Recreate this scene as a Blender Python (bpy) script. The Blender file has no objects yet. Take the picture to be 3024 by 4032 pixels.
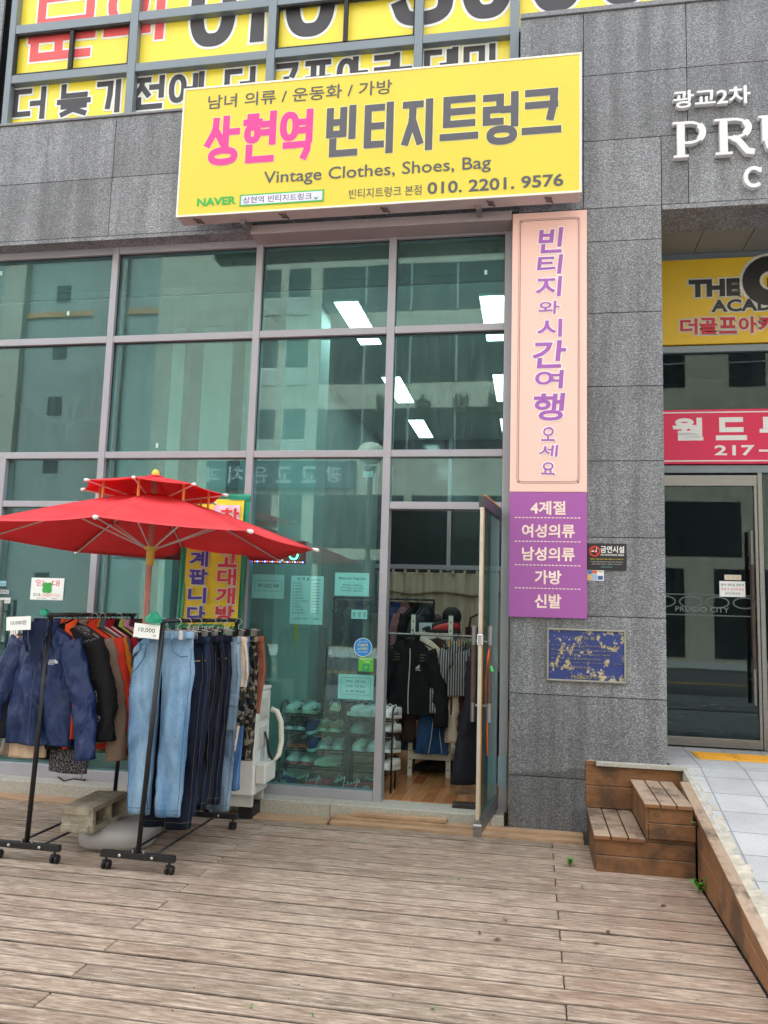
import bpy, bmesh, math, random
from mathutils import Vector, noise
R = math.radians
SC = bpy.context.scene
COL = SC.collection
random.seed(7)

# ---------------------------------------------------------------- camera
CAM = Vector((0.0, -6.5, 1.609))
YAW, PIT, ROL, FPX = 0.18315931, 0.11998382, 0.02962363, 3201.4   # focal length in pixels of the 3024x4032 photo
_f = Vector((-math.sin(YAW)*math.cos(PIT), math.cos(YAW)*math.cos(PIT), math.sin(PIT)))
_r0 = Vector((math.cos(YAW), math.sin(YAW), 0)); _u0 = _r0.cross(_f)
_r = math.cos(ROL)*_r0 + math.sin(ROL)*_u0
_u = -math.sin(ROL)*_r0 + math.cos(ROL)*_u0
cd = bpy.data.cameras.new('camera'); cam = bpy.data.objects.new('camera', cd); COL.objects.link(cam)
from mathutils import Matrix
cam.matrix_world = Matrix(((_r.x, _u.x, -_f.x, CAM.x), (_r.y, _u.y, -_f.y, CAM.y), (_r.z, _u.z, -_f.z, CAM.z), (0, 0, 0, 1)))
cd.sensor_fit = 'VERTICAL'; cd.sensor_height = 36; cd.sensor_width = 27; cd.lens = FPX/4032*36
cd.clip_start = 0.05; cd.clip_end = 500
SC.camera = cam
# ---------------------------------------------------------------- sky and sun (bright overcast)
SUN_EL, SUN_AZ = R(58), R(-12)      # the hazy sun stands behind the shop building: its front and the deck lie in open shade
w = bpy.data.worlds.new('World'); SC.world = w; w.use_nodes = True
nt = w.node_tree; nt.nodes.clear()
sky = nt.nodes.new('ShaderNodeTexSky'); sky.sky_type = 'NISHITA'; sky.sun_disc = False
sky.sun_elevation = SUN_EL; sky.sun_rotation = SUN_AZ; sky.dust_density = 4; sky.air_density = 1.4
hs = nt.nodes.new('ShaderNodeHueSaturation'); hs.inputs['Saturation'].default_value = 0.22
bg = nt.nodes.new('ShaderNodeBackground'); bg.inputs['Strength'].default_value = 0.15
wo = nt.nodes.new('ShaderNodeOutputWorld')
nt.links.new(sky.outputs[0], hs.inputs['Color']); nt.links.new(hs.outputs[0], bg.inputs[0]); nt.links.new(bg.outputs[0], wo.inputs[0])
sl = bpy.data.lights.new('sun', 'SUN'); sl.energy = 2.0; sl.angle = R(12); sl.color = (1, .965, .92)
so = bpy.data.objects.new('sun', sl); COL.objects.link(so); so.rotation_euler = (SUN_EL-R(90), 0, -SUN_AZ)
so.location = (2, 20, 35)
vs = SC.view_settings; vs.view_transform = 'Standard'; vs.look = 'None'; vs.gamma = 1; vs.exposure = 2.58; vs.use_curve_mapping = False
SC.render.engine = 'CYCLES'
try:
    SC.cycles.use_denoising = True; SC.cycles.max_bounces = 10; SC.cycles.transparent_max_bounces = 16
    SC.cycles.sample_clamp_indirect = 4; SC.cycles.caustics_reflective = False; SC.cycles.caustics_refractive = False
except Exception: pass

# ---------------------------------------------------------------- measuring helpers: a point of the photo on a plane of known depth or height
PX = 1.8228                                     # photo pixels per unit of the overview
def _ray(dx, dy): return _r*(dx*PX-1512) - _u*(dy*PX-2016) + _f*FPX
def at(q, y):
    d = _ray(*q); t = (y-CAM.y)/d.y; return CAM + d*t
def gd(q, z):
    d = _ray(*q); t = (z-CAM.z)/d.z; return CAM + d*t
def crop(ox, oy, s): return lambda x, y: ((ox+x*s)/PX, (oy+y*s)/PX)
zA = crop(0, 0, .9114); zB = crop(1512, 0, .9114); z3 = crop(0, 900, .61); z4 = crop(950, 850, .6631); z5 = crop(1950, 800, .6474)
z6 = crop(0, 1800, .6028); z7 = crop(900, 1900, .6631); zg = crop(1900, 1800, .6775); zr = crop(0, 2350, .6631); zs3 = crop(1800, 2800, .7378)
zh = crop(1480, 2350, .4069); zs = crop(1050, 2650, .3014); zw = crop(950, 2200, .3617)
def box_at(c, x0, y0, x1, y1, y):               # a rectangle of the photo -> (x0,x1,z0,z1) on the plane y
    a = at(c(x0, y0), y); b = at(c(x1, y1), y)
    return (a.x, b.x, b.z, a.z)

# ---------------------------------------------------------------- materials
def lin(c):
    if isinstance(c, str):
        c = c.lstrip('#'); c = [int(c[i:i+2], 16)/255 for i in (0, 2, 4)]
        c = [x/12.92 if x <= .04045 else ((x+.055)/1.055)**2.4 for x in c]
    return (c[0], c[1], c[2], 1)
class NT:
    def __init__(s, name):
        s.m = bpy.data.materials.new(name); s.m.use_nodes = True; s.t = s.m.node_tree; s.t.nodes.clear()
        s.out = s.n('ShaderNodeOutputMaterial')
    def n(s, ty, **k):
        o = s.t.nodes.new(ty)
        for a, v in k.items():
            if a.startswith('i_'): o.inputs[int(a[2:]) if a[2:].isdigit() else a[2:].replace('_', ' ')].default_value = v
            else: setattr(o, a, v)
        return o
    def l(s, a, b): s.t.links.new(a, b)
    def coord(s, scale=(1, 1, 1), kind='Object'):
        c = s.n('ShaderNodeTexCoord'); m = s.n('ShaderNodeMapping'); m.inputs['Scale'].default_value = scale
        s.l(c.outputs[kind], m.inputs['Vector']); return m.outputs[0]
    def noise(s, vec, scale, detail=4, rough=.55):
        o = s.n('ShaderNodeTexNoise'); o.inputs['Scale'].default_value = scale; o.inputs['Detail'].default_value = detail; o.inputs['Roughness'].default_value = rough
        s.l(vec, o.inputs['Vector']); return o.outputs[0]
    def ramp(s, fac, stops):
        o = s.n('ShaderNodeValToRGB'); e = o.color_ramp.elements
        while len(e) < len(stops): e.new(.5)
        for k, (p, c) in enumerate(stops):
            e[k].position = p; e[k].color = c if len(c) == 4 else (*c, 1)
        s.l(fac, o.inputs[0]); return o.outputs[0]
    def mix(s, fac, a, b, mode='MIX'):
        o = s.n('ShaderNodeMix', data_type='RGBA', blend_type=mode)
        for v, i in ((fac, 0), (a, 6), (b, 7)):
            if hasattr(v, 'is_linked') or hasattr(v, 'links'): s.l(v, o.inputs[i])
            else: o.inputs[i].default_value = v
        return o.outputs[2]
    def math(s, op, a, b=None, c=None):
        o = s.n('ShaderNodeMath', operation=op)
        for v, i in ((a, 0), (b, 1), (c, 2)):
            if v is None: continue
            if hasattr(v, 'links'): s.l(v, o.inputs[i])
            else: o.inputs[i].default_value = v
        return o.outputs[0]
    def bsdf(s, color, rough=.6, metal=0, spec=.5, bump=None, bstr=.3, bdist=.01):
        o = s.n('ShaderNodeBsdfPrincipled')
        for v, nm in ((color, 'Base Color'), (rough, 'Roughness'), (metal, 'Metallic'), (spec, 'Specular IOR Level')):
            if hasattr(v, 'links'): s.l(v, o.inputs[nm])
            else: o.inputs[nm].default_value = v
        if bump is not None:
            b = s.n('ShaderNodeBump'); b.inputs['Strength'].default_value = bstr; b.inputs['Distance'].default_value = bdist
            s.l(bump, b.inputs['Height']); s.l(b.outputs[0], o.inputs['Normal'])
        s.l(o.outputs[0], s.out.inputs[0]); return o
_mc = {}
def M(name, color, rough=.6, metal=0, var=.12, scale=6, stretch=(1, 1, 1), bump=0, spec=.5, bscale=None):
    key = name
    if key in _mc: return _mc[key]
    t = NT(name); c = lin(color); v = t.coord(stretch)
    n1 = t.noise(v, scale, 5); 
    lo = tuple(x*(1-var) for x in c[:3]); hi = tuple(min(1, x*(1+var)) for x in c[:3])
    col = t.ramp(n1, [(.3, lo), (.7, hi)])
    bp = None
    if bump: bp = t.noise(v, bscale or scale*6, 4)
    r = t.ramp(n1, [(.2, (max(0, rough-.08),)*3), (.8, (min(1, rough+.08),)*3)])
    t.bsdf(col, r, metal, spec, bp, bump, .01)
    _mc[key] = t.m; return t.m
def fabric(name, color, var=.18, fine=220, col2=None, big=5):
    t = NT(name); v = t.coord(); c = lin(color)
    n1 = t.noise(v, big, 5); n2 = t.noise(v, fine, 2)
    k = t.math('ADD', t.math('MULTIPLY', n1, .7), t.math('MULTIPLY', n2, .3))
    lo = lin(col2) if col2 else tuple(x*(1-var) for x in c[:3])+(1,)
    hi = tuple(min(1, x*(1+var)) for x in c[:3])+(1,)
    wr = t.noise(t.coord((1, 1, .6)), 16, 3, .6); hgt = t.math('ADD', t.math('MULTIPLY', wr, 1.0), t.math('MULTIPLY', n2, .06))
    t.bsdf(t.ramp(k, [(.32, lo), (.68, hi)]), .8, 0, .25, hgt, .55, .018); return t.m
def nylon(name, color, var=.14):
    t = NT(name); v = t.coord(); c = lin(color); n1 = t.noise(v, 4, 4)
    m = t.n('ShaderNodeMapping'); m.inputs['Rotation'].default_value = (0, .5, 0); m.inputs['Scale'].default_value = (1, 1, .34); t.l(v, m.inputs[0])
    def rg(sc, d): return t.math('SUBTRACT', 1.0, t.math('MULTIPLY', t.math('ABSOLUTE', t.math('SUBTRACT', t.noise(m.outputs[0], sc, d, .5), .5)), 3.2))
    h = t.math('ADD', rg(5.5, 2), t.math('MULTIPLY', rg(15, 2), .4))
    lo = tuple(x*(1-var) for x in c[:3])+(1,); hi = tuple(min(1, x*(1+var)) for x in c[:3])+(1,)
    t.bsdf(t.ramp(n1, [(.32, lo), (.68, hi)]), .48, 0, .4, h, .9, .03); return t.m
def denim(name, color, pale, seam=.5):
    t = NT(name); v = t.coord((1, 1, .25)); v2 = t.coord((60, 60, 6))
    n1 = t.noise(v, 7, 4); n2 = t.noise(v2, 8, 2)
    g = t.n('ShaderNodeSeparateXYZ'); tc = t.n('ShaderNodeTexCoord'); t.l(tc.outputs['Object'], g.inputs[0])
    k = t.math('ADD', t.math('MULTIPLY', n1, .75), t.math('MULTIPLY', n2, .25))
    wr = t.noise(t.coord((1, 1, .7)), 20, 3, .6); hgt = t.math('ADD', wr, t.math('MULTIPLY', n2, .08))
    t.bsdf(t.ramp(k, [(.36, lin(color)), (.66, lin(pale))]), .9, 0, .15, hgt, .5, .014); return t.m

def m_granite():
    t = NT('granite_cladding'); v = t.coord()
    geo = t.n('ShaderNodeNewGeometry'); rnd = geo.outputs['Random Per Island']
    # elongated bright flakes in two directions, over a dark ground
    fl = []
    for ang, sc in ((.6, 1), (-.35, 1.15), (1.25, .9)):
        m = t.n('ShaderNodeMapping'); m.inputs['Rotation'].default_value = (0, ang, 0); m.inputs['Scale'].default_value = (62*sc, 60*sc, 150*sc)
        t.l(v, m.inputs[0]); n = t.n('ShaderNodeTexVoronoi', feature='F1'); n.inputs['Scale'].default_value = 1.0; t.l(m.outputs[0], n.inputs['Vector'])
        d = t.ramp(n.outputs['Distance'], [(.22, (1, 1, 1)), (.46, (0, 0, 0))])
        pick = t.n('ShaderNodeSeparateColor'); t.l(n.outputs['Color'], pick.inputs[0])
        fl.append(t.math('MULTIPLY', d, t.math('GREATER_THAN', pick.outputs[0], .5)))
    f = t.math('MAXIMUM', t.math('MAXIMUM', fl[0], fl[1]), fl[2])
    big = t.noise(v, 2.2, 4); fine = t.noise(v, 160, 2)
    base = t.ramp(fine, [(.3, (.075, .078, .088)), (.7, (.185, .19, .205))])
    flake = t.ramp(fine, [(.3, (.23, .236, .25)), (.75, (.46, .47, .49))])
    c = t.mix(f, base, flake)
    tone = t.math('ADD', t.math('MULTIPLY', rnd, .44), t.math('ADD', t.math('MULTIPLY', big, .8), .50))
    tc = t.n('ShaderNodeCombineColor'); 
    for i in range(3): t.l(tone, tc.inputs[i])
    c = t.mix(1.0, c, tc.outputs[0], 'MULTIPLY')
    sk = t.noise(t.coord((5, 5, .35)), 1.6, 5, .6)
    c = t.mix(t.ramp(sk, [(.46, (0, 0, 0)), (.70, (.5, .5, .5))]), c, (.035, .036, .038, 1))
    c = t.mix(t.ramp(sk, [(.28, (.22, .22, .22)), (.42, (0, 0, 0))]), c, (.36, .37, .38, 1))
    # the stained foot of the pillar
    geo2 = t.n('ShaderNodeSeparateXYZ'); t.l(geo.outputs['Position'], geo2.inputs[0])
    st = t.noise(t.coord((1, 1, 3)), 3.5, 4)
    dk = t.math('LESS_THAN', t.math('ADD', geo2.outputs[2], t.math('MULTIPLY', st, .5)), .74)
    c = t.mix(t.math('MULTIPLY', dk, .45), c, (.02, .02, .022, 1))
    t.bsdf(c, .42, 0, .5, f, .12, .003); return t.m
def m_deck():
    t = NT('weathered_deck_boards'); geo = t.n('ShaderNodeNewGeometry'); rnd = geo.outputs['Random Per Island']
    tc = t.n('ShaderNodeTexCoord')
    off = t.n('ShaderNodeCombineXYZ'); t.l(t.math('MULTIPLY', rnd, 37.0), off.inputs[0]); t.l(t.math('MULTIPLY', rnd, 11.0), off.inputs[2])
    add = t.n('ShaderNodeVectorMath', operation='ADD'); t.l(tc.outputs['Object'], add.inputs[0]); t.l(off.outputs[0], add.inputs[1]); p = add.outputs[0]
    def mp(s):
        m = t.n('ShaderNodeMapping'); m.inputs['Scale'].default_value = s; t.l(p, m.inputs[0]); return m.outputs[0]
    grain = t.noise(mp((9, 90, 1)), 1.0, 7, .72)
    streak = t.noise(mp((4.5, 30, 1)), 1.3, 7, .72)
    patch = t.noise(tc.outputs['Object'], 1.5, 5, .65)
    patch2 = t.noise(mp((4.2, 13, 1)), 1.2, 6, .72)
    base = t.ramp(rnd, [(0, lin('948573')), (.3, lin('ac9988')), (.6, lin('bda996')), (.85, lin('a9927f')), (1, lin('9b8a7a'))])
    c = t.mix(t.ramp(grain, [(.36, (1, 1, 1)), (.60, (0, 0, 0))]), base, lin('6f6052'))
    c = t.mix(t.ramp(grain, [(.56, (0, 0, 0)), (.72, (.75, .75, .75))]), c, lin('d9cbb9'))
    c = t.mix(t.ramp(streak, [(.50, (0, 0, 0)), (.68, (.7, .7, .7))]), c, lin('c7b5a2'))
    c = t.mix(t.ramp(streak, [(.28, (.65, .65, .65)), (.44, (0, 0, 0))]), c, lin('6e5a4b'))
    c = t.mix(t.ramp(patch, [(.50, (0, 0, 0)), (.70, (.6, .6, .6))]), c, lin('71594a'))
    c = t.mix(t.ramp(patch2, [(.57, (0, 0, 0)), (.70, (.8, .8, .8))]), c, lin('4c4138'))
    # reddish worn stain towards the steps and the wall
    sx = t.n('ShaderNodeSeparateXYZ'); t.l(geo.outputs['Position'], sx.inputs[0])
    red = t.math('MULTIPLY', t.math('MULTIPLY', t.ramp(sx.outputs[0], [(.0, (0, 0, 0)), (1, (1, 1, 1))]), t.ramp(patch, [(.3, (.25, .25, .25)), (.6, (1, 1, 1))])), .22)
    c = t.mix(red, c, lin('b0826a'))
    # knots
    vo = t.n('ShaderNodeTexVoronoi'); vo.inputs['Scale'].default_value = 1; t.l(mp((2.0, 7.3, 1)), vo.inputs['Vector'])
    pick = t.n('ShaderNodeSeparateColor'); t.l(vo.outputs['Color'], pick.inputs[0])
    kn = t.math('MULTIPLY', t.ramp(vo.outputs['Distance'], [(.05, (1, 1, 1)), (.13, (0, 0, 0))]), t.math('GREATER_THAN', pick.outputs[0], .55))
    c = t.mix(t.math('MULTIPLY', kn, .75), c, lin('4a3a30'))
    # gap shade and dirt painted along both board edges, beside a worn pale arris
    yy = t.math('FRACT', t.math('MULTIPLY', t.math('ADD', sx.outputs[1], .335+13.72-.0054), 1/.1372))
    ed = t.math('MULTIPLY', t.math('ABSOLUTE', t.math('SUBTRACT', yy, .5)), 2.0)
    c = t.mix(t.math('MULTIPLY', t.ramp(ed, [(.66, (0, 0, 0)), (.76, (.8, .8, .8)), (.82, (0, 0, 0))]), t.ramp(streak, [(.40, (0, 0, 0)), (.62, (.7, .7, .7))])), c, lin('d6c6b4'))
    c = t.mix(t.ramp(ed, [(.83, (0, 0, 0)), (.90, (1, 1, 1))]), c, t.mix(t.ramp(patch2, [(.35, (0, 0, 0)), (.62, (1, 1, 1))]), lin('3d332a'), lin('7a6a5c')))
    # fine ribs milled into the boards
    wv = t.n('ShaderNodeTexWave', wave_type='BANDS', bands_direction='Y'); wv.inputs['Scale'].default_value = 32; t.l(tc.outputs['Object'], wv.inputs['Vector'])
    wear = t.ramp(patch2, [(.35, (1, 1, 1)), (.6, (.1, .1, .1))])
    rib = t.math('MULTIPLY', wv.outputs[1], wear)
    c = t.mix(t.math('MULTIPLY', t.math('MULTIPLY', t.math('SUBTRACT', 1.0, wv.outputs[1]), wear), .22), c, lin('4f4036'))
    h = t.math('ADD', t.math('MULTIPLY', rib, .5), grain)
    t.bsdf(c, t.ramp(patch, [(.3, (.55,)*3), (.7, (.8,)*3)]), 0, .35, h, .35, .004); return t.m
def m_stepwood():
    t = NT('brown_stained_wood'); geo = t.n('ShaderNodeNewGeometry'); rnd = geo.outputs['Random Per Island']; tc = t.n('ShaderNodeTexCoord')
    def mp(s):
        m = t.n('ShaderNodeMapping'); m.inputs['Scale'].default_value = s; t.l(tc.outputs['Object'], m.inputs[0]); return m.outputs[0]
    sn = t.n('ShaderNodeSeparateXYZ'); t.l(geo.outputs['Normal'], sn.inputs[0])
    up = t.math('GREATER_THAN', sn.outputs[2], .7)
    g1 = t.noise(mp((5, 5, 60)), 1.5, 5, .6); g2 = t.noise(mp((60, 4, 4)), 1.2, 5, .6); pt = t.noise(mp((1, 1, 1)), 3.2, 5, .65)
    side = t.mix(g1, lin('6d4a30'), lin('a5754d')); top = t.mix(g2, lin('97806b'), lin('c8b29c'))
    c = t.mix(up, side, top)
    c = t.mix(t.math('MULTIPLY', t.ramp(pt, [(.47, (0, 0, 0)), (.60, (1, 1, 1))]), .75), c, lin('42382f'))
    c = t.mix(t.math('MULTIPLY', rnd, .22), c, lin('4f3322'))
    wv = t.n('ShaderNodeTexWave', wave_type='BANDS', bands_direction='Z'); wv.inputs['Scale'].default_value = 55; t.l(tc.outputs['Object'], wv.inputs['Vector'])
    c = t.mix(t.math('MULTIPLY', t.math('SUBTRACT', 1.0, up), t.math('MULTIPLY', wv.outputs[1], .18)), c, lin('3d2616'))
    t.bsdf(c, .62, 0, .35, g1, .3, .004); return t.m
def m_glass(name, tint, refl, dirt=.035):
    t = NT(name); lw = t.n('ShaderNodeLayerWeight'); lw.inputs[0].default_value = .5
    fac = t.math('ADD', refl, t.math('MULTIPLY', t.math('POWER', lw.outputs['Facing'], 4.0), 1-refl))
    tr = t.n('ShaderNodeBsdfTransparent'); tr.inputs[0].default_value = (*tint, 1)
    gl = t.n('ShaderNodeBsdfGlossy'); gl.inputs['Roughness'].default_value = .0; gl.inputs[0].default_value = (.78, .98, 1, 1)
    v = t.coord(); wb = t.noise(v, 1.3, 2); b = t.n('ShaderNodeBump'); b.inputs['Strength'].default_value = .018; b.inputs['Distance'].default_value = .02
    t.l(wb, b.inputs['Height']); t.l(b.outputs[0], gl.inputs['Normal'])
    mx = t.n('ShaderNodeMixShader'); t.l(fac, mx.inputs[0]); t.l(tr.outputs[0], mx.inputs[1]); t.l(gl.outputs[0], mx.inputs[2])
    df = t.n('ShaderNodeBsdfDiffuse'); df.inputs[0].default_value = (.62, .72, .70, 1)
    vs_ = t.coord((6, 6, .9)); sp = t.coord((1, 1, 1))
    d1 = t.ramp(t.noise(vs_, 3.0, 6, .65), [(.42, (0, 0, 0)), (.72, (1, 1, 1))])
    d2 = t.ramp(t.noise(sp, 60, 2, .5), [(.70, (0, 0, 0)), (.76, (1, 1, 1))])
    dd = t.math('MULTIPLY', t.math('ADD', t.math('ADD', d1, .55), t.math('MULTIPLY', d2, 1.6)), dirt)
    m2 = t.n('ShaderNodeMixShader'); t.l(dd, m2.inputs[0]); t.l(mx.outputs[0], m2.inputs[1]); t.l(df.outputs[0], m2.inputs[2])
    t.l(m2.outputs[0], t.out.inputs[0]); return t.m
def m_emit(name, color, s):
    t = NT(name); e = t.n('ShaderNodeEmission'); e.inputs[0].default_value = lin(color); e.inputs[1].default_value = s; t.l(e.outputs[0], t.out.inputs[0]); return t.m
def m_canopy():
    t = NT('red_parasol_cloth'); v = t.coord(); n = t.noise(v, 4, 4); n2 = t.noise(v, 260, 2)
    c = t.ramp(n, [(.3, lin('f24a50')), (.7, lin('f85a5e'))])
    d = t.n('ShaderNodeBsdfDiffuse'); t.l(c, d.inputs[0]); tr = t.n('ShaderNodeBsdfTranslucent'); t.l(t.ramp(n, [(.3, lin('ea0c2c')), (.7, lin('f01434'))]), tr.inputs[0])
    b = t.n('ShaderNodeBump'); b.inputs['Strength'].default_value = .15; b.inputs['Distance'].default_value = .002; t.l(n2, b.inputs['Height']); t.l(b.outputs[0], d.inputs['Normal'])
    mx = t.n('ShaderNodeMixShader'); mx.inputs[0].default_value = .28; t.l(d.outputs[0], mx.inputs[1]); t.l(tr.outputs[0], mx.inputs[2])
    g = t.n('ShaderNodeBsdfGlossy'); g.inputs['Roughness'].default_value = .5; m2 = t.n('ShaderNodeMixShader'); m2.inputs[0].default_value = .03
    t.l(mx.outputs[0], m2.inputs[1]); t.l(g.outputs[0], m2.inputs[2]); t.l(m2.outputs[0], t.out.inputs[0]); return t.m
def m_plaque():
    t = NT('peeling_blue_plaque'); v = t.coord(); n = t.noise(v, 15, 7, .72); n2 = t.noise(v, 60, 3)
    msk = t.ramp(n, [(.545, (0, 0, 0)), (.57, (1, 1, 1))])
    c = t.mix(msk, lin('2b3a78'), t.ramp(n2, [(.35, lin('8f8260')), (.65, lin('c6b791'))]))
    t.bsdf(c, .5, .1, .5, msk, .4, .004); return t.m
def m_tile(name, c1, c2, sx, sz, mortar=(.25, .25, .24, 1), msize=.012, rough=.7, vec=(1, 1, 1), rot=(R(90), 0, 0)):
    t = NT(name); tc = t.n('ShaderNodeTexCoord'); mp = t.n('ShaderNodeMapping'); mp.inputs['Rotation'].default_value = rot; t.l(tc.outputs['Object'], mp.inputs[0])
    b = t.n('ShaderNodeTexBrick'); b.offset = 0 if 'tile' in name else .5; t.l(mp.outputs[0], b.inputs['Vector'])
    b.inputs['Color1'].default_value = lin(c1); b.inputs['Color2'].default_value = lin(c2); b.inputs['Mortar'].default_value = mortar
    b.inputs['Scale'].default_value = 1; b.inputs['Mortar Size'].default_value = msize; b.inputs['Brick Width'].default_value = sx; b.inputs['Row Height'].default_value = sz
    n = t.noise(tc.outputs['Object'], 2.5, 5); n2 = t.noise(tc.outputs['Object'], 90, 3)
    c = t.mix(.35, b.outputs[0], t.ramp(n, [(.3, (.35, .34, .33)), (.7, (1, 1, 1))]), 'MULTIPLY')
    c = t.mix(.3, c, t.ramp(n2, [(.3, (.4, .4, .4)), (.7, (1, 1, 1))]), 'MULTIPLY')
    t.bsdf(c, rough, 0, .4, b.outputs[1], -.3, .004); return t.m
def m_floor():
    t = NT('wood_look_vinyl'); tc = t.n('ShaderNodeTexCoord'); mp = t.n('ShaderNodeMapping'); mp.inputs['Rotation'].default_value = (0, 0, R(90)); t.l(tc.outputs['Object'], mp.inputs[0])
    b = t.n('ShaderNodeTexBrick'); b.offset = .37; t.l(mp.outputs[0], b.inputs['Vector'])
    b.inputs['Color1'].default_value = lin('a5683f'); b.inputs['Color2'].default_value = lin('d3a06e'); b.inputs['Mortar'].default_value = lin('6b4026')
    b.inputs['Scale'].default_value = 1; b.inputs['Mortar Size'].default_value = .0015; b.inputs['Brick Width'].default_value = .32; b.inputs['Row Height'].default_value = .085; b.inputs['Bias'].default_value = -.1
    m2 = t.n('ShaderNodeMapping'); m2.inputs['Scale'].default_value = (50, 3, 1); t.l(tc.outputs['Object'], m2.inputs[0]); g = t.noise(m2.outputs[0], 1.2, 4)
    c = t.mix(.45, b.outputs[0], t.ramp(g, [(.3, (.5, .45, .4)), (.7, (1, 1, 1))]), 'MULTIPLY')
    t.bsdf(c, .22, 0, .5); return t.m
def m_camo():
    t = NT('camouflage_cotton'); v = t.coord(); n = t.noise(v, 16, 3); n2 = t.noise(t.coord((1.3, .8, 1.1)), 21, 3)
    c = t.mix(t.math('GREATER_THAN', n, .52), lin('2c2e28'), lin('15161a')); c = t.mix(t.math('GREATER_THAN', n2, .56), c, lin('7b7263')); t.bsdf(c, .9, 0, .2); return t.m
def m_ribknit():
    t = NT('striped_rib_knit'); wv = t.n('ShaderNodeTexWave', wave_type='BANDS', bands_direction='X'); wv.inputs['Scale'].default_value = 14; wv.inputs['Distortion'].default_value = 1.0; t.l(t.coord(), wv.inputs['Vector'])
    c = t.ramp(wv.outputs[1], [(.4, lin('2d2f33')), (.6, lin('9ea1a3'))]); t.bsdf(c, .9, 0, .2, wv.outputs[1], .5, .006); return t.m
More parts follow.
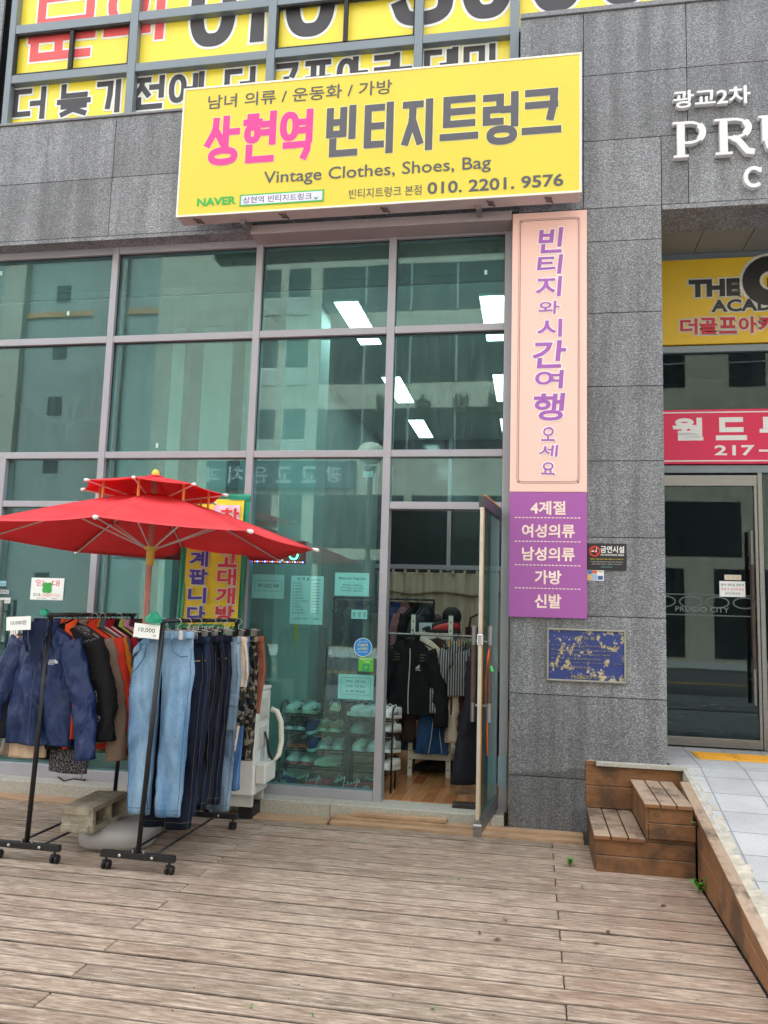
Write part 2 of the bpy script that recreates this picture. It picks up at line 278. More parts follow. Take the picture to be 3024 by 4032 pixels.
# ---------------------------------------------------------------- object helpers
def tag(o, label=None, cat=None, group=None, kind=None):
    if label: o['label'] = label
    if cat: o['category'] = cat
    if group: o['group'] = group
    if kind: o['kind'] = kind
    return o
def thing(name, label, cat, loc=(0, 0, 0), group=None, rz=0):
    o = bpy.data.objects.new(name, None); COL.objects.link(o); o.location = loc; o.rotation_euler = (0, 0, rz); o.empty_display_size = .1
    return tag(o, label, cat, group)
def wloc(o):
    v = Vector((0, 0, 0))
    while o: v += Vector(o.location); o = o.parent
    return v
class MB:
    def __init__(s): s.v = []; s.f = []; s.mi = []
    def add(s, vs, fs, mi=0):
        b = len(s.v); s.v += [tuple(v) for v in vs]; s.f += [tuple(i+b for i in f) for f in fs]; s.mi += [mi]*len(fs); return s
    def box(s, x0, x1, y0, y1, z0, z1, mi=0):
        x0, x1 = min(x0, x1), max(x0, x1); y0, y1 = min(y0, y1), max(y0, y1); z0, z1 = min(z0, z1), max(z0, z1)
        return s.add([(x0, y0, z0), (x1, y0, z0), (x1, y1, z0), (x0, y1, z0), (x0, y0, z1), (x1, y0, z1), (x1, y1, z1), (x0, y1, z1)],
                     [(0, 3, 2, 1), (4, 5, 6, 7), (0, 1, 5, 4), (1, 2, 6, 5), (2, 3, 7, 6), (3, 0, 4, 7)], mi)
    def hexa(s, p, mi=0):      # eight corners, bottom four then top four
        return s.add(p, [(0, 3, 2, 1), (4, 5, 6, 7), (0, 1, 5, 4), (1, 2, 6, 5), (2, 3, 7, 6), (3, 0, 4, 7)], mi)
    def bar(s, a, b, wx, wz, mi=0, up=(0, 0, 1)):
        a, b = Vector(a), Vector(b); d = (b-a).normalized(); up = Vector(up)
        if abs(d.dot(up)) > .99: up = Vector((0, 1, 0))
        x = d.cross(up).normalized(); z = x.cross(d)
        p = [q+x*i*wx/2+z*j*wz/2 for q in (a, b) for i, j in ((-1, -1), (1, -1), (1, 1), (-1, 1))]
        return s.add(p, [(0, 1, 2, 3), (7, 6, 5, 4), (0, 4, 5, 1), (1, 5, 6, 2), (2, 6, 7, 3), (3, 7, 4, 0)], mi)
    def tube(s, path, r, n=8, mi=0, caps=True, flat=1.0):
        path = [Vector(q) for q in path]; k = len(path); rs = r if isinstance(r, (list, tuple)) else [r]*k
        rings = []; px = None
        for i, q in enumerate(path):
            d = (path[min(i+1, k-1)]-path[max(i-1, 0)])
            if d.length < 1e-9: d = Vector((0, 0, 1))
            d.normalize()
            if px is None:
                a = Vector((0, 0, 1)) if abs(d.z) < .9 else Vector((1, 0, 0)); px = d.cross(a).normalized()
            else:
                px = (px - d*px.dot(d)).normalized()
            py = d.cross(px)
            rings.append([q+(px*math.cos(2*math.pi*j/n)+py*math.sin(2*math.pi*j/n)*flat)*rs[i] for j in range(n)])
        return s.loft(rings, mi, caps)
    def loft(s, rings, mi=0, caps=True, closed=True):
        n = len(rings[0]); vs = [v for r_ in rings for v in r_]; fs = []
        for i in range(len(rings)-1):
            for j in range(n if closed else n-1):
                a, b = i*n+j, i*n+(j+1) % n; fs.append((a, b, b+n, a+n))
        if caps and closed:
            fs.append(tuple(range(n-1, -1, -1))); fs.append(tuple((len(rings)-1)*n+j for j in range(n)))
        return s.add(vs, fs, mi)
    def lathe(s, c, prof, n=24, mi=0, caps=True):   # profile of (radius, z)
        return s.loft([[(c[0]+r_*math.cos(2*math.pi*j/n), c[1]+r_*math.sin(2*math.pi*j/n), c[2]+z) for j in range(n)] for r_, z in prof], mi, caps)
    def ball(s, c, r, mi=0, n=12, m=8, sc=(1, 1, 1)):
        return s.loft([[(c[0]+r*sc[0]*math.sin(math.pi*i/m)*math.cos(2*math.pi*j/n), c[1]+r*sc[1]*math.sin(math.pi*i/m)*math.sin(2*math.pi*j/n), c[2]-r*sc[2]*math.cos(math.pi*i/m)) for j in range(n)]
                       for i in range(1, m)], mi, True)
    # lettering strokes: a polyline in the facade plane (x, z) drawn as a ribbon, front at y, optional depth
    def stroke(s, pts, th, y, closed=False, depth=0, cap=.5, rnd=False, mi=0):
        P = [Vector((q[0], q[1])) for q in pts]
        P = [q for i, q in enumerate(P) if i == 0 or (q-P[i-1]).length > 1e-6]
        if closed and (P[0]-P[-1]).length < 1e-6: P.pop()
        n = len(P)
        if n < 2: return s
        h = th/2
        if not closed and cap and not rnd:
            P[0] = P[0]+(P[0]-P[1]).normalized()*th*cap; P[-1] = P[-1]+(P[-1]-P[-2]).normalized()*th*cap
        L, Rr = [], []
        for i in range(n):
            a = P[i-1] if (i > 0 or closed) else None; b = P[(i+1) % n] if (i < n-1 or closed) else None
            d1 = (P[i]-a).normalized() if a is not None else None; d2 = (b-P[i]).normalized() if b is not None else None
            d1 = d1 or d2; d2 = d2 or d1
            n1 = Vector((-d1.y, d1.x)); n2 = Vector((-d2.y, d2.x)); m = n1+n2
            if m.length < .3: m = n1
            m.normalize(); k = h/max(.45, m.dot(n1))
            L.append(P[i]+m*k); Rr.append(P[i]-m*k)
        segs = n if closed else n-1
        vs = [(q.x, y, q.y) for q in L]+[(q.x, y, q.y) for q in Rr]
        fs = [(i, n+i, n+(i+1) % n, (i+1) % n) for i in range(segs)]
        s.add(vs, fs, mi)
        if depth:
            vs2 = vs+[(x, yy+depth, z) for x, yy, z in vs]; f2 = []
            for i in range(segs):
                j = (i+1) % n
                f2 += [(i, j, j+2*n, i+2*n), (n+j, n+i, n+i+2*n, n+j+2*n), (2*n+i, 2*n+j, 3*n+j, 3*n+i)]
            if not closed: f2 += [(0, 2*n, 3*n, n), (n-1, 2*n-1, 4*n-1, 3*n-1)]
            s.add(vs2, f2, mi)
        if rnd and not closed:
            for q in (P[0], P[-1]):
                s.add([(q.x+h*math.cos(a*math.pi/6), y-.00012, q.y+h*math.sin(a*math.pi/6)) for a in range(12)], [tuple(range(12))], mi)
        return s
    def build(s, name, mats, parent=None, smooth=False, bev=0, local=False, seg=2):
        me = bpy.data.meshes.new(name); me.from_pydata(s.v, [], s.f)
        for m_ in (mats if isinstance(mats, (list, tuple)) else [mats]): me.materials.append(m_)
        me.polygons.foreach_set('material_index', s.mi)
        if smooth: me.polygons.foreach_set('use_smooth', [True]*len(s.f))
        me.update(); o = bpy.data.objects.new(name, me); COL.objects.link(o)
        if bev:
            b = o.modifiers.new('bevel', 'BEVEL'); b.width = bev; b.segments = seg; b.limit_method = 'ANGLE'; b.angle_limit = R(40)
        if parent:
            o.parent = parent
            if not local: o.location = -wloc(parent)
        return o
# ---------------------------------------------------------------- type
TS = bpy.data.scenes.new('type_setting')          # a scratch scene, removed at the end
def text_geo(s, bold=0, depth=0, res=3):
    cu = bpy.data.curves.new('text', 'FONT'); cu.body = s; cu.size = 1; cu.resolution_u = res; cu.offset = bold; cu.extrude = depth/2; cu.space_line = .9
    o = bpy.data.objects.new('text', cu); TS.collection.objects.link(o); TS.view_layers[0].update(); dg = TS.view_layers[0].depsgraph
    me = bpy.data.meshes.new_from_object(o.evaluated_get(dg))
    vs = [tuple(v.co) for v in me.vertices]; fs = [tuple(p.vertices) for p in me.polygons]
    bpy.data.objects.remove(o); bpy.data.curves.remove(cu); bpy.data.meshes.remove(me); return vs, fs
def loops_of(fs):
    nx = {}; es = set()
    for f in fs:
        for i in range(len(f)): es.add((f[i], f[(i+1) % len(f)]))
    for e in es:
        if (e[1], e[0]) not in es: nx[e[0]] = e[1]
    out = []
    while nx:
        k, n = next(iter(nx.items())); lp = [k]; del nx[k]
        while n in nx: lp.append(n); n = nx.pop(n)
        if len(lp) > 2: out.append(lp)
    return out
def put_text(mb, s, bx, y, bold=0, depth=0, mi=0, grow=0, shear=0, rnd=False, fill=True):
    """the string s filling the box bx = (x0, x1, z0, z1) on the plane y, facing the street; bold letters get a contour band, grow widens it further"""
    off = min(bold, .02) if depth else 0
    vs, fs = text_geo(s, off, 0)
    if not vs: return mb
    xs = [v[0] for v in vs]; ys = [v[1] for v in vs]; x0, x1, z0, z1 = bx
    sz0 = (z1-z0)/(max(ys)-min(ys)); ex = 0 if depth else bold*sz0; ex = min(ex, .12*(z1-z0), .2*(x1-x0))
    x0 += ex; x1 -= ex; z0 += ex; z1 -= ex; sx = (x1-x0)/(max(xs)-min(xs)); sz = (z1-z0)/(max(ys)-min(ys))
    P = [(x0+(v[0]-min(xs))*sx+shear*((v[1]-min(ys))*sz-(z1-z0)/2), z0+(v[1]-min(ys))*sz) for v in vs]
    out = [(p[0], y, p[1]) for p in P]
    if fill: mb.add(out, fs, mi)
    th = 2*(ex+grow)
    if th > 1e-5 and not depth:
        for k, lp in enumerate(loops_of(fs)):
            q = []
            for i in lp:
                if not q or (Vector(P[i])-Vector(q[-1])).length > th*.12: q.append(P[i])
            if len(q) < 3: continue
            mb.stroke(q, th, y+.0002+.00012*(k % 9), True, mi=mi)
            if rnd or grow:
                n = len(q)
                for i in range(n):
                    d1 = Vector(q[i])-Vector(q[i-1]); d2 = Vector(q[(i+1) % n])-Vector(q[i])
                    if d1.length > 0 and d2.length > 0 and d1.angle(d2) > .5:
                        mb.add([(q[i][0]+th*.5*math.cos(a*math.pi/5), y+.0014+.00011*(i % 7), q[i][1]+th*.5*math.sin(a*math.pi/5)) for a in range(10)], [tuple(range(10))], mi)
    if depth:       # raised letters: side walls from the outline edges
        es = set((f[i], f[(i+1) % len(f)]) for f in fs for i in range(len(f)))
        edges = [e for e in es if (e[1], e[0]) not in es]; b = len(out)
        mb.add(out+[(x, yy+depth, z) for x, yy, z in out], [(e[0], e[0]+b, e[1]+b, e[1]) for e in edges], mi)
    return mb
def lettering(parent, name, s, bx, y, mat, bold=0, depth=0):
    return put_text(MB(), s, bx, y, bold, depth).build(name, mat, parent)
# heavy display letters drawn stroke by stroke
def _ell(n=20, x0=0, x1=1, y0=0, y1=1, p=2.4):
    o = []
    for i in range(n):
        a = 2*math.pi*i/n; c, s_ = math.cos(a), math.sin(a)
        o.append(((x0+x1)/2+(x1-x0)/2*math.copysign(abs(c)**(2/p), c), (y0+y1)/2+(y1-y0)/2*math.copysign(abs(s_)**(2/p), s_)))
    return ('o', o)
JC = {'ㄱ': [[(0, 1), (1, 1), (.97, .5), (.85, 0)]], 'ㄴ': [[(0, 1), (0, 0), (1, 0)]], 'ㄷ': [[(1, 1), (0, 1), (0, 0), (1, 0)]],
      'ㄹ': [[(0, 1), (1, 1), (1, .5), (0, .5), (0, 0), (1, 0)]], 'ㅁ': [('o', [(0, 0), (1, 0), (1, 1), (0, 1)])], 'ㅂ': [[(0, 1), (0, 0), (1, 0), (1, 1)], [(0, .5), (1, .5)]],
      'ㅅ': [[(.5, 1), (.47, .6), (0, 0)], [(.49, .6), (1, 0)]], 'ㅇ': [_ell()], 'ㅈ': [[(0, 1), (1, 1)], [(.5, 1), (.46, .55), (0, 0)], [(.5, .55), (1, 0)]],
      'ㅊ': [[(.35, 1), (.65, 1)], [(0, .78), (1, .78)], [(.5, .78), (.46, .4), (0, 0)], [(.5, .4), (1, 0)]], 'ㅋ': [[(0, 1), (1, 1), (.97, .5), (.85, 0)], [(0, .5), (1, .5)]],
      'ㅌ': [[(1, 1), (0, 1), (0, 0), (1, 0)], [(0, .5), (1, .5)]], 'ㅍ': [[(0, 1), (1, 1)], [(0, 0), (1, 0)], [(.28, 1), (.28, 0)], [(.72, 1), (.72, 0)]],
      'ㅎ': [[(.3, 1), (.7, 1)], [(0, .77), (1, .77)], _ell(20, .1, .9, 0, .56)]}
JV = {'ㅏ': [[(0, 1), (0, 0)], [(0, .5), (1, .5)]], 'ㅐ': [[(0, 1), (0, 0)], [(0, .5), (1, .5)], [(1, 1), (1, 0)]], 'ㅓ': [[(1, 1), (1, 0)], [(0, .5), (1, .5)]],
      'ㅔ': [[(.55, .95), (.55, 0)], [(0, .5), (.55, .5)], [(1, 1), (1, 0)]], 'ㅕ': [[(1, 1), (1, 0)], [(0, .65), (1, .65)], [(0, .35), (1, .35)]],
      'ㅖ': [[(.55, .95), (.55, 0)], [(0, .65), (.55, .65)], [(0, .35), (.55, .35)], [(1, 1), (1, 0)]], 'ㅣ': [[(.7, 1), (.7, 0)]],
      'ㅗ': [[(0, 0), (1, 0)], [(.5, 0), (.5, 1)]], 'ㅛ': [[(0, 0), (1, 0)], [(.33, 0), (.33, 1)], [(.67, 0), (.67, 1)]], 'ㅜ': [[(0, 1), (1, 1)], [(.5, 1), (.5, 0)]], 'ㅡ': [[(0, .5), (1, .5)]]}
CHO = 'ㄱㄲㄴㄷㄸㄹㅁㅂㅃㅅㅆㅇㅈㅉㅊㅋㅌㅍㅎ'; JUN = 'ㅏㅐㅑㅒㅓㅔㅕㅖㅗㅘㅙㅚㅛㅜㅝㅞㅟㅠㅡㅢㅣ'; JON = ' ㄱㄲㄳㄴㄵㄶㄷㄹㄺㄻㄼㄽㄾㄿㅀㅁㅂㅄㅅㅆㅇㅈㅊㅋㅌㅍㅎ'
CMP = {'ㅘ': 'ㅗㅏ', 'ㅢ': 'ㅡㅣ', 'ㅝ': 'ㅜㅓ', 'ㅚ': 'ㅗㅣ', 'ㅟ': 'ㅜㅣ'}
LAT = {'0': [_ell(56, 0, 1, 0, 1, 2.7)], '1': [[(.2, .86), (.75, 1), (.75, 0)]], '-': [[(0, .5), (1, .5)]],
       '3': [[(.04, .8), (.1, .95), (.3, 1), (.75, 1), (.95, .93), (1, .77), (.97, .6), (.8, .52), (.45, .51)], [(.8, .52), (.97, .43), (1, .25), (.95, .08), (.72, 0), (.3, 0), (.08, .05), (.0, .2)]]}
def _chaikin(p):
    o = [p[0]]
    for a, b in zip(p, p[1:]): o += [(.75*a[0]+.25*b[0], .75*a[1]+.25*b[1]), (.25*a[0]+.75*b[0], .25*a[1]+.75*b[1])]
    return o+[p[-1]]
LAT['3'] = [_chaikin(_chaikin(q)) for q in LAT['3']]
def strokes_of(ch):
    if ch in LAT: return LAT[ch]
    k = ord(ch)-0xAC00; c, v, f = CHO[k//588], JUN[(k % 588)//28], JON[k % 28]
    o = []
    def put(js, x0, x1, y0, y1):
        for q in js:
            cl = isinstance(q, tuple); pts = q[1] if cl else q
            pts = [(x0+a*(x1-x0), y0+b*(y1-y0)) for a, b in pts]; o.append(('o', pts) if cl else pts)
    fin = f != ' '; b = .42 if fin else 0
    if v in 'ㅏㅐㅑㅓㅔㅕㅖㅣ':
        wv = .62 if v in 'ㅏㅕㅓㅣ' else .56
        put(JC[c], 0, wv-.14 if v in 'ㅓㅔㅕㅖ' else wv-.10, b+.02+(0 if fin else .12), .97); put(JV[v], wv, 1 if v != 'ㅣ' else .98, b-.04 if fin else 0, 1)
    elif v in CMP:
        h, r_ = CMP[v]; put(JC[c], .05, .62, b+.30, 1); put(JV[h], 0, .68, b+(.02 if fin else .06), b+.22); put(JV[r_], .78 if r_ != 'ㅣ' else .7, 1, b-.04 if fin else 0, 1)
        if r_ == 'ㅓ': pass
    else:
        if fin: put(JC[c], .12, .88, .66, 1); put(JV[v], 0, 1, .37, .53 if v != 'ㅡ' else .53)
        else: put(JC[c], .1, .9, .46, 1); put(JV[v], 0, 1, .0 if v in 'ㅜ' else .05, .30)
    if fin: put(JC[f], .14, .96 if v not in 'ㅗㅛㅜㅡ' else .88, 0, .27)
    return o
def heavy(mb, ch, bx, y, th, rnd=False, depth=0, grow=0, mi=0, wob=0):
    x0, x1, z0, z1 = bx; h = th/2; k = 0
    for q in strokes_of(ch):
        cl = isinstance(q, tuple); pts = q[1] if cl else q
        P = [(x0+h+a*(x1-x0-th), z0+h+b*(z1-z0-th)) for a, b in pts]
        if wob: P = [(a+wob*noise.noise(Vector((a*9, b*9, 1))), b+wob*noise.noise(Vector((a*9, b*9, 5)))) for a, b in P]
        mb.stroke(P, th+grow, y-k*.00015, cl, depth, .5, rnd, mi); k += 1
    return mb
def display(parent, name, items, y, th, mat, outline=None, grow=.03, rnd=False, wob=0):
    """items: (character, box) drawn in heavy strokes, over an outline of another colour"""
    if outline:
        mb = MB()
        for k, (c, bx) in enumerate(items): heavy(mb, c, bx, y, th, rnd, 0, grow, wob=wob)
        mb.build('letter_outline', outline, parent)
    mb = MB()
    for c, bx in items: heavy(mb, c, bx, y-.0025, th, rnd, wob=wob)
    return mb.build(name, mat, parent)

# ---------------------------------------------------------------- shared materials
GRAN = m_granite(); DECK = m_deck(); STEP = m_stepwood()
ALU = M('grey_aluminium', 'a3a2a9', .45, .15, .05, 3); ALU2 = M('grey_upper_frame', '79838a', .42, .25, .05, 3)
STEEL = M('brushed_steel', '858483', .34, .85, .1, 4, (1, 1, 12)); GASK = M('black_gasket', '17181a', .6)
GLASS = m_glass('teal_window_glass', (.70, .93, .92), .055); GLASSD = m_glass('door_glass', (.72, .86, .82), .03, .02); GLASSE = m_glass('entrance_glass', (.42, .47, .45), .036, .01)
WHITE = M('white_paint', 'e6e4e0', .5, 0, .04, 3); OFFW = M('off_white_plastic', 'd8d6cf', .45, 0, .05, 4); BLACK = M('black_steel', '1b1b1d', .45, .1, .2, 8); BLKP = M('black_plastic', '141416', .5, 0, .15, 9)
YEL = M('sign_yellow', 'e0cd45', .42, 0, .03, 2); INK = M('sign_grey_ink', '55545c', .5, 0, .03); PINKI = M('sign_pink_ink', 'ea3c92', .5, 0, .03)
PAPER = M('white_paper', 'f2f4f2', .8, 0, .03, 12); INKB = M('black_ink', '1c1e22', .7); REDI = M('red_ink', 'd8322e', .6); GRNI = M('green_ink', '3aa24a', .6)
GREYC = M('concrete', 'a7a39a', .85, 0, .18, 9, bump=.3); PLAST = M('pale_interior_wall', '8d938f', .8, 0, .05, 2); DARKW = M('dark_interior_wall', '3c4243', .8, 0, .15, 2)
WOODF = m_floor(); LAMP = m_emit('lamp_panel_light', 'f3fffb', 2.2)
# ================================================================ the ground
GZ = .117                                                     # the level of the shop floor and its granite sill
mb = MB(); mb.box(-60, 60, -80, 40, -.6, -.25); tag(mb.build('ground', M('earth', '7b746a', .95, 0, .2, .5)), kind='structure')
mb = MB(); mb.box(-60, 60, -19.5, -10.2, -.25, -.06); ro = mb.build('road', M('asphalt', '4c4c4e', .9, 0, .2, 3, bump=.3)); tag(ro, kind='structure')
mb = MB(); mb.box(-60, 60, -14.95, -14.85, -.06, -.055); mb.box(-60, 60, -14.7, -14.6, -.06, -.055); tag(mb.build('road_marking', M('yellow_road_paint', 'c9a037', .8)), kind='structure')
PAVE = m_tile('grey_paving_tile', 'b9bab8', 'a3a5a5', .3, .3, (.16, .16, .15, 1), .006, .85, rot=(0, 0, 0))
mb = MB(); mb.box(-60, 60, -10.2, -7.4, -.25, .03); mb.box(-60, 60, -25, -19.5, -.25, .05); tag(mb.build('pavement', PAVE), kind='structure')
# deck: boards of 137 mm running along the shop front, butted on two joint lines
mb = MB(); k = 0; y = -.335; rr = random.Random(3)
while y > -7.4:
    y0 = y-.1265
    cuts = [-9.2, -6.05, -1.95, 1.012] if k % 2 else [-9.2, -4.0, .148, 1.012]
    if y < -1.0 and k % 2 == 0: pass
    for a, b in zip(cuts, cuts[1:]):
        dz = rr.uniform(-.002, .002)
        mb.box(a+.0025, b-.0025, y0, y, -.03, dz)
    y -= .1372; k += 1
for i in range(0, k):
    for xj in [-5.6+.42*q for q in range(16)]:
        if rr.random() < .55: xx = xj+rr.uniform(-.006, .006); yy = -.335-i*.1372-rr.choice((.03, .10)); mb.add([(xx+.0042*math.cos(a*1.0472), yy+.0042*math.sin(a*1.0472), .0026) for a in range(6)], [tuple(range(6))], 1)
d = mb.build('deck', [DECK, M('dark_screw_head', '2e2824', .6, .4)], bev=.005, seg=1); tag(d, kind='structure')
mb = MB(); mb.box(-9.2, 1.0, -7.4, -.335, -.25, -.04); tag(mb.build('deck_underside', M('gap_shade_black', '15120f', .9)), kind='structure')  # near-black sheet paints the shade seen in the gaps between boards
# granite sill along the glass front
SILL = M('pale_granite_sill', 'aca99f', .7, 0, .22, 60, bump=.15)
mb = MB()
for a, b in ((-9.2, -4.4), (-4.397, -2.9), (-2.897, -1.53), (-1.527, -.3), (-.297, -.2)): mb.box(a, b, -.17, .10, -.2, GZ-.004)
tag(mb.build('sill_stone', SILL, bev=.006), kind='structure')
mb = MB(); mb.box(-1.5, .37, -.255, -.172, -.02, .045); mb.box(-1.49, .37, -.333, -.257, -.02, .022); mb.box(-9.2, -1.51, -.333, -.172, -.02, .012); mb.box(-1.35, -.62, -.24, -.165, .047, .075)
tag(mb.build('ledge_board', M('bare_ledge_wood', 'a98a6d', .75, 0, .25, 5, (1, 8, 1)), bev=.004), kind='structure')
# raised pavement on the right, falling towards the street
def ramp(y): return .425+.158*(y+.9)
mb = MB(); mb.box(.99, 8, -.17, .9, -.2, .555)
mb.hexa([(1.09, -3.55, -.2), (8, -3.55, -.2), (8, -.172, -.2), (1.09, -.172, -.2), (1.09, -3.55, ramp(-3.55)), (8, -3.55, ramp(-3.55)), (8, -.172, .551), (1.09, -.172, .551)])
mb.box(1.09, 8, -7.4, -3.552, -.2, ramp(-3.55)-.002)
sw = mb.build('side_pavement', m_tile('pale_paving_tile', 'cdcecd', 'bdbfbf', .3, .3, (.30, .31, .32, 1), .005, .85, rot=(0, 0, R(2))), bev=0); tag(sw, kind='structure')
# cracked mortar strip between the paving and the timber wall
mb = MB(); yy = -.2; rr = random.Random(8)
while yy > -3.5:
    y2 = yy-rr.uniform(.05, .12); wd = rr.uniform(1.10, 1.155)
    mb.hexa([(1.068, y2, 0), (wd, y2, 0), (wd, yy, 0), (1.068, yy, 0), (1.068, y2, ramp(y2)+.004), (wd, y2, ramp(y2)+.012), (wd, yy, ramp(yy)+.012), (1.068, yy, ramp(yy)+.004)]); yy = y2-.001
tag(mb.build('mortar_strip', M('pale_mortar', 'b9b2a2', .9, 0, .25, 14, bump=.4)), kind='structure')
# tactile strip before the entrance
c1, c2 = gd(zs3(1230, 217), .556), gd(zs3(1275, 255), .556)
tl = thing('tactile_strip', 'yellow ribbed tactile paving strip on the grey slabs before the entrance door', 'tactile paving', (1.5, .5, .556))
mb = MB(); dots = MB(); ty0, ty1 = c2.y, c1.y
for i in range(6):
    x0 = c2.x+.02+i*.302; mb.box(x0, x0+.299, ty0, ty1, .5555, .562)
    for a in range(4):
        yq = ty0+(a+.5)*(ty1-ty0)/4
        dots.box(x0+.02, x0+.28, yq-.014, yq+.014, .562, .5665)
TY = M('tactile_yellow', 'eeb03c', .7, 0, .08, 12); mb.build('tile', TY, tl, bev=.002); dots.build('rib', TY, tl, bev=.002)

# ================================================================ the building
B = thing('commercial_building', 'dark granite faced shop building with grey framed glass front and recessed entrance', 'building')
# granite slabs
mb = MB()
def slabs(xs, zs_, y0=-.16, y1=-.13, g=.003):
    for a, b in zip(xs, xs[1:]):
        for c, d_ in zip(zs_, zs_[1:]): mb.box(a+g, b-g, y0+random.uniform(-.0006, .0006), y1, c+g, d_-g)
slabs([-7.3, -6.1, -4.93, -3.752, -2.58, -1.4, -.137], [4.85, 5.402, 5.985])
slabs([-.137, .375, 1.178, 1.98, 2.79, 3.6, 4.4], [5.415, 5.985, 6.545]); slabs([.975, 1.178, 1.98, 2.79, 3.6, 4.4], [4.84, 5.415]); slabs([-.137, .375, .975], [4.84, 5.415])
slabs([-.17, .972], [.035, .417, 1.016, 1.609, 2.205, 2.794, 3.38, 3.971, 4.56, 4.84])
slabs([3.2, 4.4], [.56, 1.016, 1.609, 2.205, 2.794, 3.38, 3.971, 4.56, 4.84])
mb.box(-7.3, -5.12, -.02, .0, 6.05, 9.); mb.box(-14, -7.32, -.16, .25, -.1, 21); mb.box(4.42, 14, -.16, .25, -.1, 21); mb.box(-7.3, 4.4, -.1, .25, 9.02, 21)
mb.box(.977, 4.4, -.158, .26, 4.80, 4.839); mb.box(-7.3, -.2, -.158, -.005, 4.815, 4.849); mb.box(.945, .972, -.128, .8, .56, 4.84)
mb.build('granite_cladding', GRAN, B)
mb = MB(); mb.box(-7.3, -.14, -.175, .03, 5.9865, 6.010); mb.box(-.137, 4.4, -.175, .03, 6.548, 6.59)
mb.build('ledge', M('ledge_granite', '7d7f83', .5, 0, .3, 70), B, bev=.004)
mb = MB(); mb.box(-7.3, 4.4, -.13, .05, 4.845, 5.98); mb.box(-.16, .945, -.128, .7, .04, 4.82); mb.box(-.137, 4.4, -.128, .05, 5.98, 6.54); mb.box(3.22, 4.4, -.128, .9, .55, 4.8)
mb.build('wall_core', M('grey_sealant', '5c5d5e', .9), B)
mb = MB(); mb.box(-7.3, .18, .135, .34, 4.471, 4.86); mb.box(-7.3, .18, .14, .18, 4.405, 4.47); mb.build('edge_beam', M('dark_green_beam', '3d4a44', .7, 0, .1), B)
MB().box(-7.3, 4.4, .3, 7.0, 4.87, 21).build('upper_floors', M('upper_floor_core', '55585a', .9), B)
# lower curtain wall
mx = [(-3.788, -3.726), (-2.413, -2.352), (-1.227, -1.162), (-.248, -.182)]
for a, b in mx: MB().box(a, b, 0, .13, .10, 4.83).build('mullion', ALU, B, bev=.004)
MB().box(-4.75, -4.69, 0, .13, .12, 2.866).build('mullion', ALU, B, bev=.004)
cells = [(-7.3, -3.788), (-3.726, -2.413), (-2.352, -1.227), (-1.162, -.248)]
for i, (a, b) in enumerate(cells):
    for z0, z1 in ((3.921, 3.983), (2.866, 2.925), (4.755, 4.829)): MB().box(a+.001, b-.001, .003, .12, z0, z1).build('transom', ALU, B, bev=.004)
MB().box(-4.689, -3.789, .003, .12, 2.429, 2.484).build('transom', ALU, B, bev=.004); MB().box(-1.161, -.249, .003, .12, 2.433, 2.493).build('transom', ALU, B, bev=.004)
MB().box(-2.351, -1.228, .004, .12, .112, .185).build('bottom_rail', ALU, B, bev=.004); MB().box(-3.725, -2.414, .004, .12, .112, .2).build('bottom_rail', ALU, B, bev=.004); MB().box(-7.3, -3.789, .004, .12, .112, .218).build('bottom_rail', ALU, B, bev=.004)
for a, b in cells:
    for z0, z1 in ((3.983, 4.755), (2.925, 3.921)): MB().box(a, b, .045, .053, z0, z1).build('pane', GLASS, B)
for a, b, z0, z1 in ((-7.3, -4.75, .218, 2.866), (-4.69, -3.788, 2.484, 2.866), (-4.69, -3.788, .218, 2.429), (-3.726, -2.413, .2, 2.866), (-2.352, -1.227, .185, 2.866), (-1.162, -.248, 2.493, 2.866)):
    MB().box(a, b, .045, .053, z0, z1).build('pane', GLASS, B)
# sealing lines of black rubber round the panes
mb = MB()
for a, b in cells:
    for z0, z1 in ((3.983, 4.755), (2.925, 3.921)):
        for x in (a, b-.006): mb.box(x, x+.006, .036, .044, z0, z1)
        mb.box(a, b, .036, .044, z1-.006, z1)
mb.build('gasket', GASK, B)
# shutter housing under the main sign
mb = MB(); mb.box(-2.40, -.19, -.21, -.0, 4.765, 4.843); mb.build('shutter_housing', M('pinkish_grey_metal', 'a79a9b', .5, .2, .06), B, bev=.005)
# upper curtain wall
for a, b in ((-5.054, -4.99), (-3.78, -3.70), (-2.414, -2.337), (-1.06, -.986), (-.228, -.15)): MB().box(a, b, 0, .1, 6.0, 9.).build('mullion', ALU2, B, bev=.004)
up = [(-4.99, -3.78), (-3.70, -2.414), (-2.337, -1.06), (-.986, -.228)]
for a, b in up:
    for z0, z1 in ((7.061, 7.151), (6.543, 6.626), (5.94, 6.012), (8.2, 8.28)): MB().box(a+.001, b-.001, .004, .09, z0, z1).build('transom', ALU2, B, bev=.004)
for a, b, c in ((-4.99, -3.78, -4.388), (-2.337, -1.06, -1.69)):
    mb = MB(); mb.box(c-.018, c+.018, .012, .05, 6.627, 7.06)
    for x in (a+.001, b-.016): mb.box(x, x+.015, .012, .05, 6.627, 7.06)
    mb.box(a, b, .012, .05, 6.627, 6.645); mb.box(a, b, .012, .05, 7.046, 7.06); mb.build('sash', GASK, B)
MB().box(-.15, 4.4, .004, .09, 6.56, 6.60).build('transom', ALU2, B)
